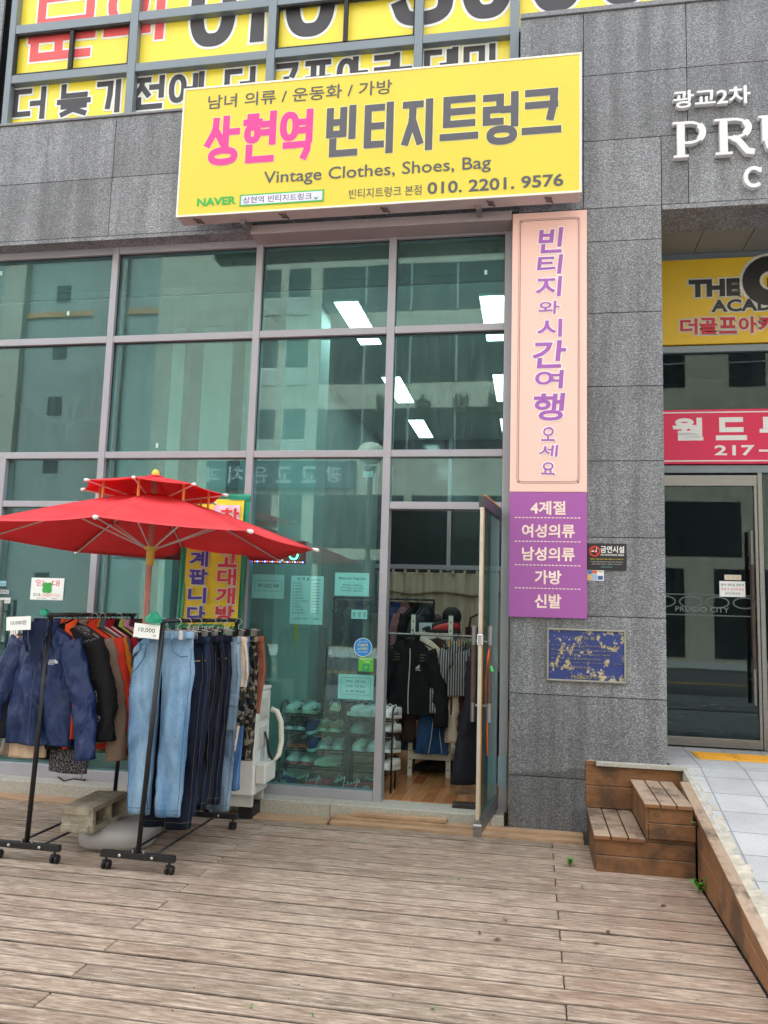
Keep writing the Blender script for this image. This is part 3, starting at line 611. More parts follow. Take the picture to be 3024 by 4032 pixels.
# yellow advertising sheet behind the upper glass
BN = thing('window_banner', 'yellow film with huge red and black Korean letters behind the upper windows', 'banner', (-2.6, .06, 6.1))
BYEL = M('banner_yellow', 'f6e048', .35, 0, .04, 1.5)
MB().box(-5.06, -.2, .075, .08, 6.0, 9.).build('sheet', BYEL, BN); MB().box(-.16, 4.4, .075, .08, 6.58, 9.).build('sheet', BYEL, BN)
BRED = M('banner_red', 'e85a5c', .5); BBLK = M('banner_black', '3f3c41', .5); BWHT = M('banner_white', 'eef0ea', .5)
zt = at(zA(140, 378), .07).z; zb_ = zt-.335
def bz(c, x0, x1, z0, z1): return (at(c(x0, 300), .07).x, at(c(x1, 300), .07).x, z0, z1)
row = []
for ch, c, x0, x1 in (('더', zA, 70, 208), ('늦', zA, 258, 402), ('기', zA, 425, 540), ('전', zA, 582, 715), ('에', zA, 735, 885), ('더', zA, 972, 1105), ('골', zA, 1178, 1300), ('프', zA, 1308, 1440), ('아', zA, 1455, 1590), ('카', zA, 1615, 1780), ('데', zB, 172, 320), ('미', zB, 342, 497)):
    row.append((ch, bz(c, x0, x1, zb_, zt)))
display(BN, 'lettering', row, .072, .054, BBLK, BWHT, .036)
z1 = at(zA(135, 268), .07).z
X = bz(zA, 115, 392, 0, 0); h = .044; a, b = X[0]+h, X[1]-h
mun = [[(a+.02, z1+.15), (a+.02, z1+.045), (b-.02, z1+.045)], [((a+b)/2-.02, z1+.225), ((a+b)/2-.02, z1+.135)], [(a-.01, z1+.235), (b+.02, z1+.235)], ('o', [(a+.07, z1+.40), (b-.01, z1+.40), (b-.01, z1+.66), (a+.07, z1+.66)])]
for nm_, y_, g_, mt_ in (('letter_outline', .072, .04, BWHT), ('lettering', .0695, 0, BRED)):
    m = MB()
    for k, q in enumerate(mun): m.stroke(q[1] if isinstance(q, tuple) else q, .088+g_, y_-k*.00015, isinstance(q, tuple))
    m.build(nm_, mt_, BN)
display(BN, 'lettering', [('의', bz(zA, 435, 718, z1+.1, z1+.76))], .072, .088, BRED, BWHT, .04)
display(BN, 'lettering', [('0', bz(zA, 808, 1005, z1-.03, z1+.72)), ('1', bz(zA, 1020, 1150, z1-.03, z1+.72)), ('0', bz(zA, 1222, 1437, z1-.03, z1+.72)), ('-', bz(zA, 1520, 1660, z1+.27, z1+.43)),
        ('3', bz(zB, 30, 295, z1-.03, z1+.72)), ('0', bz(zB, 330, 550, z1-.03, z1+.72)), ('0', bz(zB, 632, 860, z1-.03, z1+.72)), ('0', bz(zB, 925, 1150, z1-.03, z1+.72))], .072, .135, BBLK, BWHT, .05)

# ---------------------------------------------------------------- recessed entrance on the right
EY = .75
mb = MB()
for i in range(8): mb.box(.978+i*.405, .978+i*.405+.398, .262, .76, 4.83, 4.85)
mb.build('soffit_panel', M('grey_soffit', '8a8a84', .6, .1, .06), B)
for z0, z1 in ((4.771, 4.829), (3.924, 3.985), (2.857, 2.925)): MB().box(.974, 3.2, EY, EY+.1, z0, z1).build('transom', ALU2, B, bev=.004)
MB().box(.974, 1.862, EY+.01, EY+.07, 2.745, 2.838).build('door_rail', STEEL, B, bev=.003)
MB().box(.974, 3.2, EY+.04, EY+.05, 3.411, 3.924).build('pane', GLASSE, B)
MB().box(1.862, 1.90, EY, EY+.09, .556, 2.857).build('mullion', STEEL, B, bev=.003)
MB().box(1.90, 3.2, EY+.04, EY+.05, .6, 2.857).build('pane', GLASSE, B)
ED = MB().box(.976, 1.860, EY+.01, EY+.06, .568, .640).build('entrance_door', STEEL, B, bev=.003)
MB().box(.976, 1.835, EY+.03, EY+.042, .640, 2.745).build('pane', GLASSE, ED); MB().box(1.835, 1.860, EY+.012, EY+.058, .641, 2.744).build('stile', STEEL, ED, bev=.002)
MB().tube([(1.755, EY+.005, .604), (1.755, EY-.004, .604)], .016, 14).build('lock', STEEL, ED)
def handle(x, y, z0, z1, nm, par, tilt=0):
    m = MB(); g = .2*(z1-z0)
    m.tube([(x, y, z0), (x, y, z0+g)], .017, 12, 0); m.tube([(x, y, z1-g), (x, y, z1)], .017, 12, 0); m.tube([(x, y, z0+g), (x, y, z1-g)], .0172, 12, 1)
    for z in (z0+g*.7, z1-g*.7): m.tube([(x, y, z), (x, EY+.03, z)], .01, 8, 0)
    return m.build(nm, [STEEL, M('worn_brown_grip', '4a3a33', .6, 0, .35, 14)], par, smooth=False)
handle(1.79, EY-.05, .93, 2.36, 'handle', ED); handle(1.835, EY+.1, .93, 2.36, 'handle', ED)
FROST = M('frosted_film', '5a6462', .7, 0, .05)
mb = MB(); mb.box(.978, 1.833, EY+.0285, EY+.0292, 1.812, 1.822); mb.box(.978, 1.833, EY+.0285, EY+.0292, 1.640, 1.650)
for i in range(4):
    a = 1.0+i*.215; mb.stroke([(a+.1+.09*math.cos(t*.3142), 1.755+.045*math.sin(t*.3142)) for t in range(20)], .012, EY+.0285, True)
mb.build('frosted_band', FROST, ED)
lettering(ED, 'lettering', 'PRUGIO CITY', (1.19, 1.62, 1.672, 1.715), EY+.0283, M('frost_letter', '717b79', .6), .012)
# lobby behind the entrance
mb = MB(); mb.box(.6, 5, 4.5, 4.6, .5, 4.8); mb.box(.60, .66, .85, 4.5, .5, 4.8); mb.box(4.94, 5, .85, 4.5, .5, 4.8); mb.box(.66, 4.94, .86, 4.5, 4.75, 4.8); mb.build('lobby_wall', DARKW, B)
MB().box(.66, 4.94, .9, 4.5, .45, .556).build('lobby_floor', M('lobby_stone', '6d6a64', .25, 0, .15, 2), B)

# ---------------------------------------------------------------- the shop room and the empty unit beside it
MB().box(-7.3, .3, .10, 6.9, -.1, GZ).build('interior_floor', WOODF, B)
MB().box(-7.3, .3, .185, 6.9, 4.40, 4.47).build('interior_ceiling', M('ceiling_board', 'c4c9c6', .85, 0, .04, 2), B)
mb = MB(); mb.box(.2, .3, .12, 6.6, GZ, 4.4); mb.box(-2.56, -2.52, .35, 6.6, GZ, 4.4); mb.build('interior_wall', PLAST, B)
mb = MB(); mb.box(-2.60, -2.562, .35, 4.99, GZ, 4.4); mb.box(-7.3, -2.60, 5.0, 5.1, GZ, 4.4); mb.box(-7.4, -7.3, .12, 5, GZ, 4.4); mb.build('empty_unit_wall', M('bare_grey_wall', '76807c', .85, 0, .15, 1.2), B)
MB().box(-7.29, -2.61, .15, 4.98, GZ+.002, GZ+.006).build('empty_unit_floor', M('bare_screed', '5a5c58', .8, 0, .2, 2), B)
mb = MB(); mb.box(-4.35, -3.66, 1.6, 1.7, GZ+.01, 2.35); mb.box(-7.2, -4.9, 2.4, 2.5, GZ+.01, 2.6); mb.build('shade_panel', M('painted_shade_panel', '3b4342', .7, 0, .2, 2), B)  # added dark panels stand in for the dimness of the empty unit
mb = MB(); mb.box(-2.275, -1.935, .5, .84, GZ, 4.4); mb.box(-3.63, -3.49, 1.0, 1.2, GZ, 4.4); mb.box(-3.29, -2.98, 1.0, 1.35, GZ, 4.4); mb.build('interior_column', M('pale_column_paint', 'aab3ae', .7, 0, .04, 2), B)
mb = MB(); mb.box(-3.49, -3.29, 1.15, 1.2, GZ, 4.4); mb.box(-4.3, -3.63, 1.25, 1.3, GZ, 4.4); mb.build('dark_partition', M('blue_grey_panel', '51706f', .8, 0, .08, 1.5), B)
# rear window wall of the shop
mb = MB(); mb.box(-2.52, .2, 6.5, 6.6, GZ, 4.4); mb.build('rear_wall', M('dark_rear_glass', '262e2f', .15, 0, .1), B)
mb = MB(); mb.box(-2.52, .2, 6.44, 6.5, 2.28, 2.35); mb.box(-1.36, -1.30, 6.43, 6.5, GZ, 4.4); mb.build('rear_mullion', ALU, B)
lamp_labels = {}
for n, (px, yy) in enumerate(((-1.69, 1.0), (-1.69, 3.4), (-1.70, 5.6), (-.37, 1.0), (-.37, 3.4), (-.37, 5.6))):
    y0, y1 = yy-.6, yy+.6
    side = 'left' if px < -1 else 'right'; dep = ['nearest the window', 'in the middle of the room', 'nearest the rear wall'][n % 3]
    t = thing('ceiling_light', f'white ceiling light panel in the {side} row, {dep}', 'ceiling light', (px, yy, 4.39), 'ceiling light panels in the shop')
    MB().box(px-.118, px+.118, y0, y1, 4.375, 4.398).build('frame', WHITE, t); MB().box(px-.108, px+.108, y0+.01, y1-.01, 4.370, 4.374).build('diffuser', LAMP, t)
# ================================================================ signs
SY = -.45
S = thing('shop_sign', 'long yellow box sign of the clothes shop with pink and grey Korean letters', 'shop sign', (-1.3, SY, 4.83))
mb = MB(); mb.box(-2.97, .343, SY+.004, SY+.16, 4.832, 5.988); mb.build('sign_box', M('sign_housing_grey', 'c3b4b4', .5, .1, .05), S, bev=.004)
mb = MB(); mb.box(-2.972, .345, SY-.004, SY+.006, 5.974, 5.990); mb.box(-2.972, .345, SY-.004, SY+.006, 4.830, 4.846); mb.box(-2.972, -2.956, SY-.004, SY+.006, 4.847, 5.973); mb.box(.329, .345, SY-.004, SY+.006, 4.847, 5.973); mb.build('sign_frame', M('sign_trim', 'e9e3d6', .4, .1, .03), S)
MB().box(-2.956, .329, SY, SY+.003, 4.846, 5.974).build('sign_face', YEL, S)
for x in (-2.80, -2.05, -1.2, -.35, .1): 
    m = MB(); m.box(x-.02, x+.02, SY+.05, SY+.10, 4.815, 4.831); m.bar((x-.03, SY+.03, 4.822), (x+.03, SY+.12, 4.822), .008, .012); m.build('clip', M('rusty_clip', '6d635b', .7, .4, .3, 30), S)
for x in (-2.42, -.45): MB().box(x-.025, x+.025, SY+.14, -.165, 4.86, 4.90).box(x-.02, x+.02, SY+.10, -.2, 4.795, 4.829).build('bracket', M('sign_bracket', '8d8988', .5, .4), S)
ly = SY-.0035
def sb(c, x0, y0, x1, y1): return box_at(c, x0, y0, x1, y1, SY)
def sb2(c0, x0, y0, c1, x1, y1):
    a = at(c0(x0, y0), SY); b = at(c1(x1, y1), SY); return a.x, b.x
def zz(c, x, y): return at(c(x, y), SY).z
x0, x1 = sb2(zA, 900, 440, zB, 35, 375); lettering(S, 'lettering', '남녀 의류 / 운동화 / 가방', (x0, x1, zz(zA, 905, 473), zz(zA, 905, 414)), ly, INK, .008)
ti = []
zt0, zb0 = zz(zA, 890, 508), zz(zA, 890, 720)
def tb(c, a, b): return (at(c(a, 600), SY).x, at(c(b, 600), SY).x)
hz = zt0-zb0
for ch, c, a, b, dz0, dz1 in (('상', zA, 886, 1036, 0, 0), ('현', zA, 1048, 1192, .0, .01), ('역', zA, 1207, 1350, .0, .0)):
    X = tb(c, a, b); ti.append((ch, (X[0], X[1], zb0+dz0, zt0+dz1)))
display(S, 'lettering', ti, ly+.003, .060, PINKI, M('sign_pale_edge', 'f0e8a8', .5), .012)
ti = []
for ch, c, a, b in (('빈', zA, 1408, 1550), ('티', zA, 1572, 1712), ('지', zB, 77, 224), ('트', zB, 240, 407), ('렁', zB, 425, 580), ('크', zB, 594, 766)):
    X = tb(c, a, b); ti.append((ch, (X[0], X[1], zb0-.0, zt0+.0)))
display(S, 'lettering', ti, ly+.003, .060, INK, M('sign_pale_edge', 'f0e8a8', .5), .012)
x0, x1 = sb2(zA, 1140, 770, zB, 462, 707); lettering(S, 'lettering', 'Vintage Clothes, Shoes, Bag', (x0, x1, zz(zB, 445, 745), zz(zA, 1142, 742)), ly, INK, .008)
x0, x1 = sb2(zA, 1508, 838, zB, 162, 820); lettering(S, 'lettering', '빈티지트렁크 본점', (x0, x1, zz(zA, 1515, 860), zz(zA, 1515, 818)), ly, INK, .0)
x0, x1 = sb2(zB, 188, 812, zB, 775, 775); lettering(S, 'lettering', '010. 2201. 9576', (x0, x1, zz(zB, 195, 840), zz(zB, 195, 788)), ly, INK, .022)
lettering(S, 'lettering', 'NAVER', (at(zA(852, 875), SY).x, at(zA(1018, 870), SY).x, zz(zA, 855, 893), zz(zA, 855, 858)), ly, M('sign_green', '2fb24c', .5), .035)
x0, x1 = at(zA(1036, 870), SY).x, at(zA(1399, 850), SY).x; q0, q1 = zz(zA, 1036, 893), zz(zA, 1036, 843)
m = MB(); m.box(x0, x1, SY-.004, SY-.0025, q0, q1, 0); m.box(x0+.012, x1-.012, SY-.005, SY-.004, q0+.012, q1-.012, 1)
m.add([(x1-.085, SY-.0056, q1-.065), (x1-.045, SY-.0056, q1-.065), (x1-.065, SY-.0056, q1-.088)], [(0, 2, 1)], 0); m.build('search_box', [M('sign_green', '2fb24c', .5), M('search_field', 'dcd9ee', .5)], S)
lettering(S, 'lettering', '상현역 빈티지트렁크', (x0+.03, x1-.10, q0+.022, q1-.022), SY-.0058, INK, .012)

# vertical pink and purple sign on the pillar
P = thing('pillar_sign', 'tall pink and purple signboard with Korean letters hung on the granite pillar', 'sign', (.11, -.2, 1.59))
PY = -.205
MB().box(-.182, .399, PY, -.165, 2.546, 4.812).build('pink_board', M('board_pink', 'f4c6b8', .5, 0, .03, 1), P, bev=.003)
MB().box(-.182, .399, PY, -.165, 1.588, 2.543).build('purple_board', M('board_purple', 'a0559f', .5, 0, .03, 1), P, bev=.003)
LIL = M('calligraphy_purple', 'a55fb4', .5, 0, .08, 3); PALE = M('calligraphy_edge', 'fbe9e4', .5)
fr = M('thin_frame_ink', '87646a', .5)
x0, x1, q0, q1 = -.130, .345, 2.612, 4.755
m = MB()
for d_, n_ in ((0, .03), (.012, .028)):
    a, b, c, e = x0+d_, x1-d_, q0+d_, q1-d_
    m.stroke([(a+n_, c), (b-n_, c), (b-n_*.3, c+n_*.3), (b, c+n_), (b, e-n_), (b-n_*.3, e-n_*.3), (b-n_, e), (a+n_, e), (a+n_*.3, e-n_*.3), (a, e-n_), (a, c+n_), (a+n_*.3, c+n_*.3)], .0045 if d_ else .003, PY-.002, True)
for xx in (x0+.012, x1-.012):
    for z_ in (q0+.012, q1-.012): m.stroke([(xx+.006*math.cos(i*.785), z_+.006*math.sin(i*.785)) for i in range(8)], .005, PY-.002, True)
m.build('border_line', fr, P)
its = []
for ch, a, b, c, e, th in (('빈', 264, 155, 410, 300, .040), ('티', 257, 320, 406, 428, .038), ('지', 250, 450, 402, 566, .040), ('와', 264, 598, 390, 672, .024), ('시', 256, 708, 406, 812, .036), ('간', 230, 838, 428, 1000, .036),
                       ('여', 242, 1018, 413, 1126, .038), ('행', 230, 1158, 418, 1322, .030), ('오', 282, 1362, 363, 1446, .022), ('세', 266, 1472, 380, 1542, .022), ('요', 281, 1576, 362, 1650, .022)):
    its.append((ch, box_at(z5, a, b, c, e, PY), th))
o1, o2 = MB(), MB(); rr = random.Random(6)
for ch, bx, th in its:
    big = th > .028; sh_ = rr.uniform(.02, .12); kb = .024 if big else .014
    put_text(o1, ch, bx, PY-.0022, kb, grow=.009, shear=sh_, rnd=True); put_text(o2, ch, bx, PY-.0048, kb, shear=sh_, rnd=True)
o1.build('letter_outline', PALE, P); o2.build('lettering', LIL, P)
CRM = M('letter_cream', 'f8dcd0', .5)
for s_, a, b, c, e in (('4계절', 279, 254, 483, 336), ('여성의류', 229, 388, 536, 470), ('남성의류', 229, 521, 536, 606), ('가방', 304, 656, 458, 741), ('신발', 304, 794, 457, 880)):
    lettering(P, 'lettering', s_, box_at(zg, a, b, c, e, PY), PY-.002, CRM, .026)
for yq in (352, 490, 628, 763):
    m = MB(); A, Bq = at(zg(187, yq), PY), at(zg(576, yq+1), PY); n_ = 18
    for i in range(n_):
        xa = A.x+(Bq.x-A.x)*i/n_; m.stroke([(xa, (A.z+Bq.z)/2), (xa+(Bq.x-A.x)/n_*.68, (A.z+Bq.z)/2)], .007, PY-.002, cap=0)
    m.build('dashed_line', CRM, P)

# no smoking plate, small sticker, peeling plaque
N = thing('no_smoking_sign', 'black no smoking plate with red ring on the granite pillar beside the purple board', 'sign', (.545, -.17, 1.96))
MB().box(.403, .690, -.172, -.163, 1.958, 2.158).build('plate', M('sign_black', '1a1b1e', .4), N, bev=.002)
y = -.1745; m = MB()
m.stroke([(.458+.036*math.cos(i*.2618), 2.098+.036*math.sin(i*.2618)) for i in range(24)], .009, y-.001, True); m.stroke([(.433, 2.123), (.483, 2.073)], .008, y-.0016); m.build('red_ring', M('ring_red', 'e0301e', .5), N)
m = MB(); m.stroke([(.438, 2.098), (.470, 2.098)], .009, y); m.stroke([(.468, 2.108), (.474, 2.118), (.470, 2.124)], .004, y); m.build('cigarette', WHITE, N)
lettering(N, 'lettering', '금연시설', box_at(zg, 686, 515, 824, 558, y), y, WHITE, .02); lettering(N, 'lettering', 'NO SMOKING AREA', box_at(zg, 687, 561, 823, 575, y), y, WHITE, .01)
lettering(N, 'lettering', '흡연은 지정된 흡연구역을 이용해 주시기 바랍니다', box_at(zg, 628, 588, 818, 598, y), y, M('sign_yellow_ink', 'd8c03a', .5), .01)
lettering(N, 'lettering', '이 시설은 국민건강증진법에 따라 금연구역으로 지정되었습니다', box_at(zg, 628, 605, 818, 613, y), y, WHITE); lettering(N, 'lettering', '금연구역에서 흡연 시 과태료가 부과됩니다', box_at(zg, 634, 618, 812, 626, y), y, WHITE)
lettering(N, 'lettering', '용인시 수지구보건소', box_at(zg, 690, 634, 756, 643, y), y, M('sign_teal_ink', '6fc3c8', .5))
T = thing('parking_sticker', 'small colourful sticker of orange and blue patches just below the black plate', 'sticker', (.46, -.165, 1.88))
m = MB(); m.box(.403, .525, -.1655, -.163, 1.877, 1.956, 0); X = .403
for (a, b, c, e, k) in ((.406, .437, 1.925, 1.953, 1), (.437, .476, 1.93, 1.953, 2), (.406, .43, 1.88, 1.924, 3), (.431, .476, 1.881, 1.928, 4), (.480, .518, 1.884, 1.913, 5), (.448, .47, 1.888, 1.91, 0), (.41, .425, 1.90, 1.915, 2)): m.box(a, b, -.1662-k*.0001, -.1656, c, e, k)
m.build('sheet', [WHITE, M('st_blue', '3f77b4', .5), M('st_orange', 'd8663f', .5), M('st_yellow', 'dfb340', .5), M('st_pale', '9fb6d0', .5), M('st_navy', '3b5f9e', .5)], T)
lettering(T, 'lettering', '주차안내', (.482, .516, 1.938, 1.950), -.1662, INKB)
K = thing('plaque', 'peeling navy blue metal plaque with raised letters on the granite pillar', 'plaque', (.39, -.165, 1.12))
x0, x1, q0, q1 = .106, .681, 1.122, 1.512
MB().box(x0+.012, x1-.012, -.176, -.162, q0+.012, q1-.012).build('plate', m_plaque(), K)
m = MB(); m.box(x0, x1, -.186, -.162, q1-.014, q1); m.box(x0, x1, -.186, -.162, q0, q0+.014); m.box(x0, x0+.014, -.186, -.162, q0+.0145, q1-.0145); m.box(x1-.014, x1, -.186, -.162, q0+.0145, q1-.0145); m.build('frame', M('aged_bronze', '98958b', .45, .5, .15, 12), K, bev=.003)
RL = M('raised_bronze_letter', '9a8f66', .5, .3, .3, 30)
lettering(K, 'lettering', '머 릿 돌', box_at(zg, 552, 1040, 655, 1064, -.18), -.180, RL, .015, .004)
for i, s_ in enumerate(('공 사 명 : 광교2차 푸르지오시티 신축공사', '공사기간 : 2012년 10월 ~ 2014년 02월', '시 행 사 : (주) 제이앤이 개발', '설 계 사 : (주) 종합건축사사무소', '감 리 사 : (주) 건축사사무소 광장', '시 공 사 : (주) 대우건설')):
    xr = (800, 770, 745, 690, 812, 625)[i]; yy = 1098+i*24.5; lettering(K, 'lettering', s_, box_at(zg, 398, yy-10, xr, yy+11, -.18), -.180, RL, .015, .004)
lettering(K, 'lettering', 'PRUGIO', box_at(zg, 515, 1266, 634, 1292, -.18), -.180, RL, .02, .004); lettering(K, 'lettering', 'CITY', box_at(zg, 645, 1274, 690, 1292, -.18), -.180, RL, .01, .004)

# raised building name on the wall
L = thing('building_name', 'white raised metal letters of the building name on the dark granite wall', 'lettering', (1.4, -.17, 4.9))
LW = M('letter_white_metal', 'dcdbdc', .4, .1, .03, 3)
lettering(L, 'lettering', '광교2차', (1.063, 1.640, 5.612, 5.762), -.205, LW, .028, .04)
def serif(mb_, ch, x, w_, z0, h):
    y, d_ = -.215, .05; t_ = .058; s_ = .020
    def ln(p, th, y_=None): mb_.stroke([(x+a*w_, z0+b*h) for a, b in p], th, y_ or y, False, d_, 0)
    if ch in 'PR':
        ln([(.24, .0), (.24, 1)], t_); ln([(.02, .035), (.46, .035)], s_, y-.0006); ln([(.0, .965), (.5, .965)], s_, y-.0006)
        top = 1.0; bot = .40 if ch == 'P' else .46
        arc = [(.30, .955)]+[(.52+.36*math.cos(a*math.pi/12), (.955+bot)/2+(.955-bot)/2*math.sin(a*math.pi/12)) for a in range(6, -7, -1)]+[(.30, bot)]
        mb_.stroke([(x+a*w_, z0+b*h) for a, b in arc], s_*1.1, y-.0012, False, d_, 0); mb_.stroke([(x+a*w_, z0+b*h) for a, b in arc[4:11]], t_*.86, y-.0018, False, d_, 0)
        if ch == 'R': ln([(.45, .46), (.62, .36), (.84, .06), (1.02, .03)], t_*.82, y-.0024)
    elif ch == 'U':
        mb_.stroke([(x+a*w_, z0+b*h) for a, b in [(.2, 1), (.2, .35), (.26, .14), (.42, .03), (.6, .03), (.76, .14), (.82, .35), (.82, 1)]], s_*1.8, y, False, d_, 0)
        ln([(.2, 1), (.2, .3)], t_, y-.0006); ln([(.0, .965), (.42, .965)], s_, y-.0012); ln([(.66, .965), (1, .965)], s_, y-.0012)
    elif ch in 'GC':
        arc = [(.52+.44*math.cos(R(a)), .5+.47*math.sin(R(a))) for a in range(42, 325, 16)]
        mb_.stroke([(x+a*w_, z0+b*h) for a, b in arc], s_*1.5, y, False, d_, 0); mb_.stroke([(x+a*w_, z0+b*h) for a, b in arc[5:12]], t_*(.9 if h > .2 else .55), y-.0006, False, d_, 0)
        ln([(.86, .98), (.86, .72)], s_, y-.0012)
        if ch == 'G': ln([(.86, .0), (.86, .42)], t_*.8, y-.0018)
    elif ch == 'I': ln([(.5, 0), (.5, 1)], t_); ln([(.1, .035), (.9, .035)], s_, y-.0006); ln([(.1, .965), (.9, .965)], s_, y-.0006)
    elif ch == 'O':
        mb_.stroke([(x+(.5+.44*math.cos(R(a)))*w_, z0+(.5+.47*math.sin(R(a)))*h) for a in range(0, 360, 15)], s_*1.8, y, True, d_)
m = MB()
for ch, x_, w_ in (('P', 1.056, .255), ('R', 1.366, .285), ('U', 1.690, .27), ('G', 2.02, .28), ('I', 2.35, .1), ('O', 2.5, .29)): serif(m, ch, x_, w_, 5.192, .30)
m.build('lettering', LW, L)
m = MB(); serif(m, 'C', 1.576, .135, 4.918, .155); m.build('lettering', LW, L); lettering(L, 'lettering', 'ITY', (1.80, 2.15, 4.918, 5.073), -.215, LW, .03, .05)

# golf academy sign and estate agent's sign over the entrance
G_ = thing('academy_sign', 'mustard yellow sign with bold black English letters under the entrance soffit', 'sign', (2.1, .7, 3.99))
GY = EY-.02
MB().box(.976, 3.2, GY, EY+.05, 3.992, 4.766).build('board', M('mustard_board', 'e0b628', .45, 0, .04, 2), G_, bev=.003)
SIL = M('letter_silver_edge', 'cfccc2', .5); GB = M('letter_black', '20201f', .4); GR = M('letter_crimson', 'c2273c', .45)
def outl(par, s_, bx, y, bold, mat, g=.014):
    put_text(MB(), s_, bx, y-.0005, bold, grow=g).build('letter_outline', SIL, par); put_text(MB(), s_, bx, y-.0032, bold).build('lettering', mat, par)
outl(G_, 'THE', (1.33, 1.755, 4.415, 4.575), GY-.002, .05, GB)
m = MB(); arc = [(2.0+.155*math.cos(R(a)), 4.54+.155*math.sin(R(a))) for a in range(30, 345, 15)]
m.stroke(arc, .19, GY-.003); m.build('letter_outline', SIL, G_); m = MB(); m.stroke(arc, .14, GY-.007); m.stroke([(2.02, 4.52), (2.2, 4.52)], .09, GY-.008); m.build('lettering', GB, G_)
outl(G_, 'OLF', (2.32, 2.8, 4.415, 4.63), GY-.002, .05, GB); outl(G_, 'ACADEMY', (1.517, 2.36, 4.272, 4.385), GY-.0025, .03, GB, .011)
x_ = 1.253
o1, o2 = MB(), MB()
for ch in '더골프아카데미': put_text(o1, ch, (x_, x_+.146, 4.076, 4.224), GY-.0025, .03, grow=.012); put_text(o2, ch, (x_, x_+.146, 4.076, 4.224), GY-.0052, .03); x_ += .161
o1.build('letter_outline', SIL, G_); o2.build('lettering', GR, G_)
A = thing('estate_sign', 'magenta sign with white Korean letters and number over the entrance door', 'sign', (2.1, .7, 2.93))
MB().box(.976, 3.2, GY, EY+.05, 2.931, 3.407).build('board', M('magenta_board', 'd8194f', .42, 0, .04, 2), A, bev=.003)
m = MB(); m.box(.98, 3.198, GY-.002, GY, 3.376, 3.386); m.box(.98, 3.198, GY-.002, GY, 2.952, 2.962); m.build('border_line', WHITE, A)
m = MB()
for i, c in enumerate('월드부동산'): put_text(m, c, (1.180+i*.352, 1.43+i*.352, 3.135, 3.335), GY-.003, .045)
m.build('lettering', WHITE, A)
lettering(A, 'lettering', '217', (1.519, 1.838, 3.003, 3.093), GY-.002, WHITE, .03); m = MB(); m.stroke([(1.875, 3.043), (1.985, 3.043)], .018, GY-.002, cap=0); m.build('dash', WHITE, A)

# papers on the entrance door
Q = thing('door_notice', 'small white notice with black and red Korean lines on the entrance door glass', 'notice', (1.65, .77, 1.8))
MB().box(1.547, 1.752, EY+.0265, EY+.0278, 1.805, 1.936).build('sheet', PAPER, Q)
for i, (s_, mt) in enumerate((('동파 예방을 위하여', INKB), ('문을 꼭 닫아주세요', REDI), ('관리사무소장', INKB))): lettering(Q, 'lettering', s_, (1.56 if i < 2 else 1.59, 1.74 if i < 2 else 1.71, 1.893-i*.036, 1.917-i*.036), EY+.0262, mt, .01)
Q = thing('door_sticker', 'narrow cream sticker with red writing just above the notice on the entrance door', 'sticker', (1.655, .77, 1.95))
MB().box(1.589, 1.722, EY+.0265, EY+.0278, 1.946, 1.990).build('sheet', M('cream_sticker', 'd9d2bb', .6), Q); lettering(Q, 'lettering', '미 세 요', (1.605, 1.705, 1.957, 1.979), EY+.0262, M('faded_red', 'c09a88', .6))

# ---------------------------------------------------------------- notices inside the shop window (y just behind the pane)
NY = .058
def notice(label, bx, mat=PAPER, name='window_notice', cat='notice', y=NY, tilt=0):
    x0, x1, a, b = bx; t = thing(name, label, cat, ((x0+x1)/2, y, a)); MB().box(x0, x1, y, y+.0012, a, b).build('sheet', mat, t); return t
q = notice('pale notice about free parking, leftmost of the papers in the shop window', (-2.325, -2.045, 1.677, 1.878))
lettering(q, 'lettering', '주차 2시간 무료', (-2.275, -2.090, 1.765, 1.800), NY-.0006, INKB, .012); m = MB(); m.stroke([(-2.30, 1.74), (-2.065, 1.74), (-2.065, 1.825), (-2.30, 1.825)], .002, NY-.0005, True); m.build('border_line', INKB, q)
q = notice('tall handwritten price list in the shop window between two smaller papers', (-1.985, -1.705, 1.473, 1.872))
lettering(q, 'lettering', '가 격 표', (-1.935, -1.825, 1.832, 1.860), NY-.0006, INKB, .008); lettering(q, 'lettering', '(교환 환불X)', (-1.813, -1.72, 1.833, 1.848), NY-.0006, INKB)
for i, (a, b) in enumerate((('T 셔츠', '5,000~'), ('가디건', '6,000~'), ('반바지', '7,000~'), ('청바지', '8,000~'), ('원피스', '10,000~'), ('여성정장', '10,000~'), ('후 디 / 맨투맨', '10,000~'), ('코 트', '15,000~'), ('청자켓', '15,000~'), ('가죽자켓', '20,000~'), ('오리털 파카', '20,000~'), ('운동화, 가방', '10,000~'))):
    z_ = 1.802-i*.0245-(.022 if i == 11 else 0); wd = .018*len(a.replace(' ', ''))
    lettering(q, 'lettering', a, (-1.945, -1.945+wd, z_, z_+.016), NY-.0006, INKB); lettering(q, 'lettering', b, (-1.795, -1.73, z_, z_+.014), NY-.0006, INKB); m = MB(); m.stroke([(-1.963, z_+.008), (-1.958, z_+.008)], .005, NY-.0006); m.build('bullet', INKB, q)
q = notice('welcome notice in English, rightmost large paper at the top of the shop window', (-1.610, -1.322, 1.716, 1.906))
lettering(q, 'lettering', 'Welcome!! Shop now', (-1.580, -1.350, 1.843, 1.872), NY-.0006, INKB, .012)
for i, (s_, a) in enumerate((('All-Season Clothing', .08), ('From Classic to Trendy', .095), ('Small Size - Big Size', .09))): lettering(q, 'lettering', s_, (-1.466-a, -1.466+a, 1.795-i*.0225, 1.812-i*.0225), NY-.0006, INKB, .012)
q = notice('small handwritten cooling notice below the welcome paper', (-1.462, -1.330, 1.532, 1.605)); lettering(q, 'lettering', '냉  방  중', (-1.450, -1.338, 1.545, 1.588), NY-.0006, INKB)
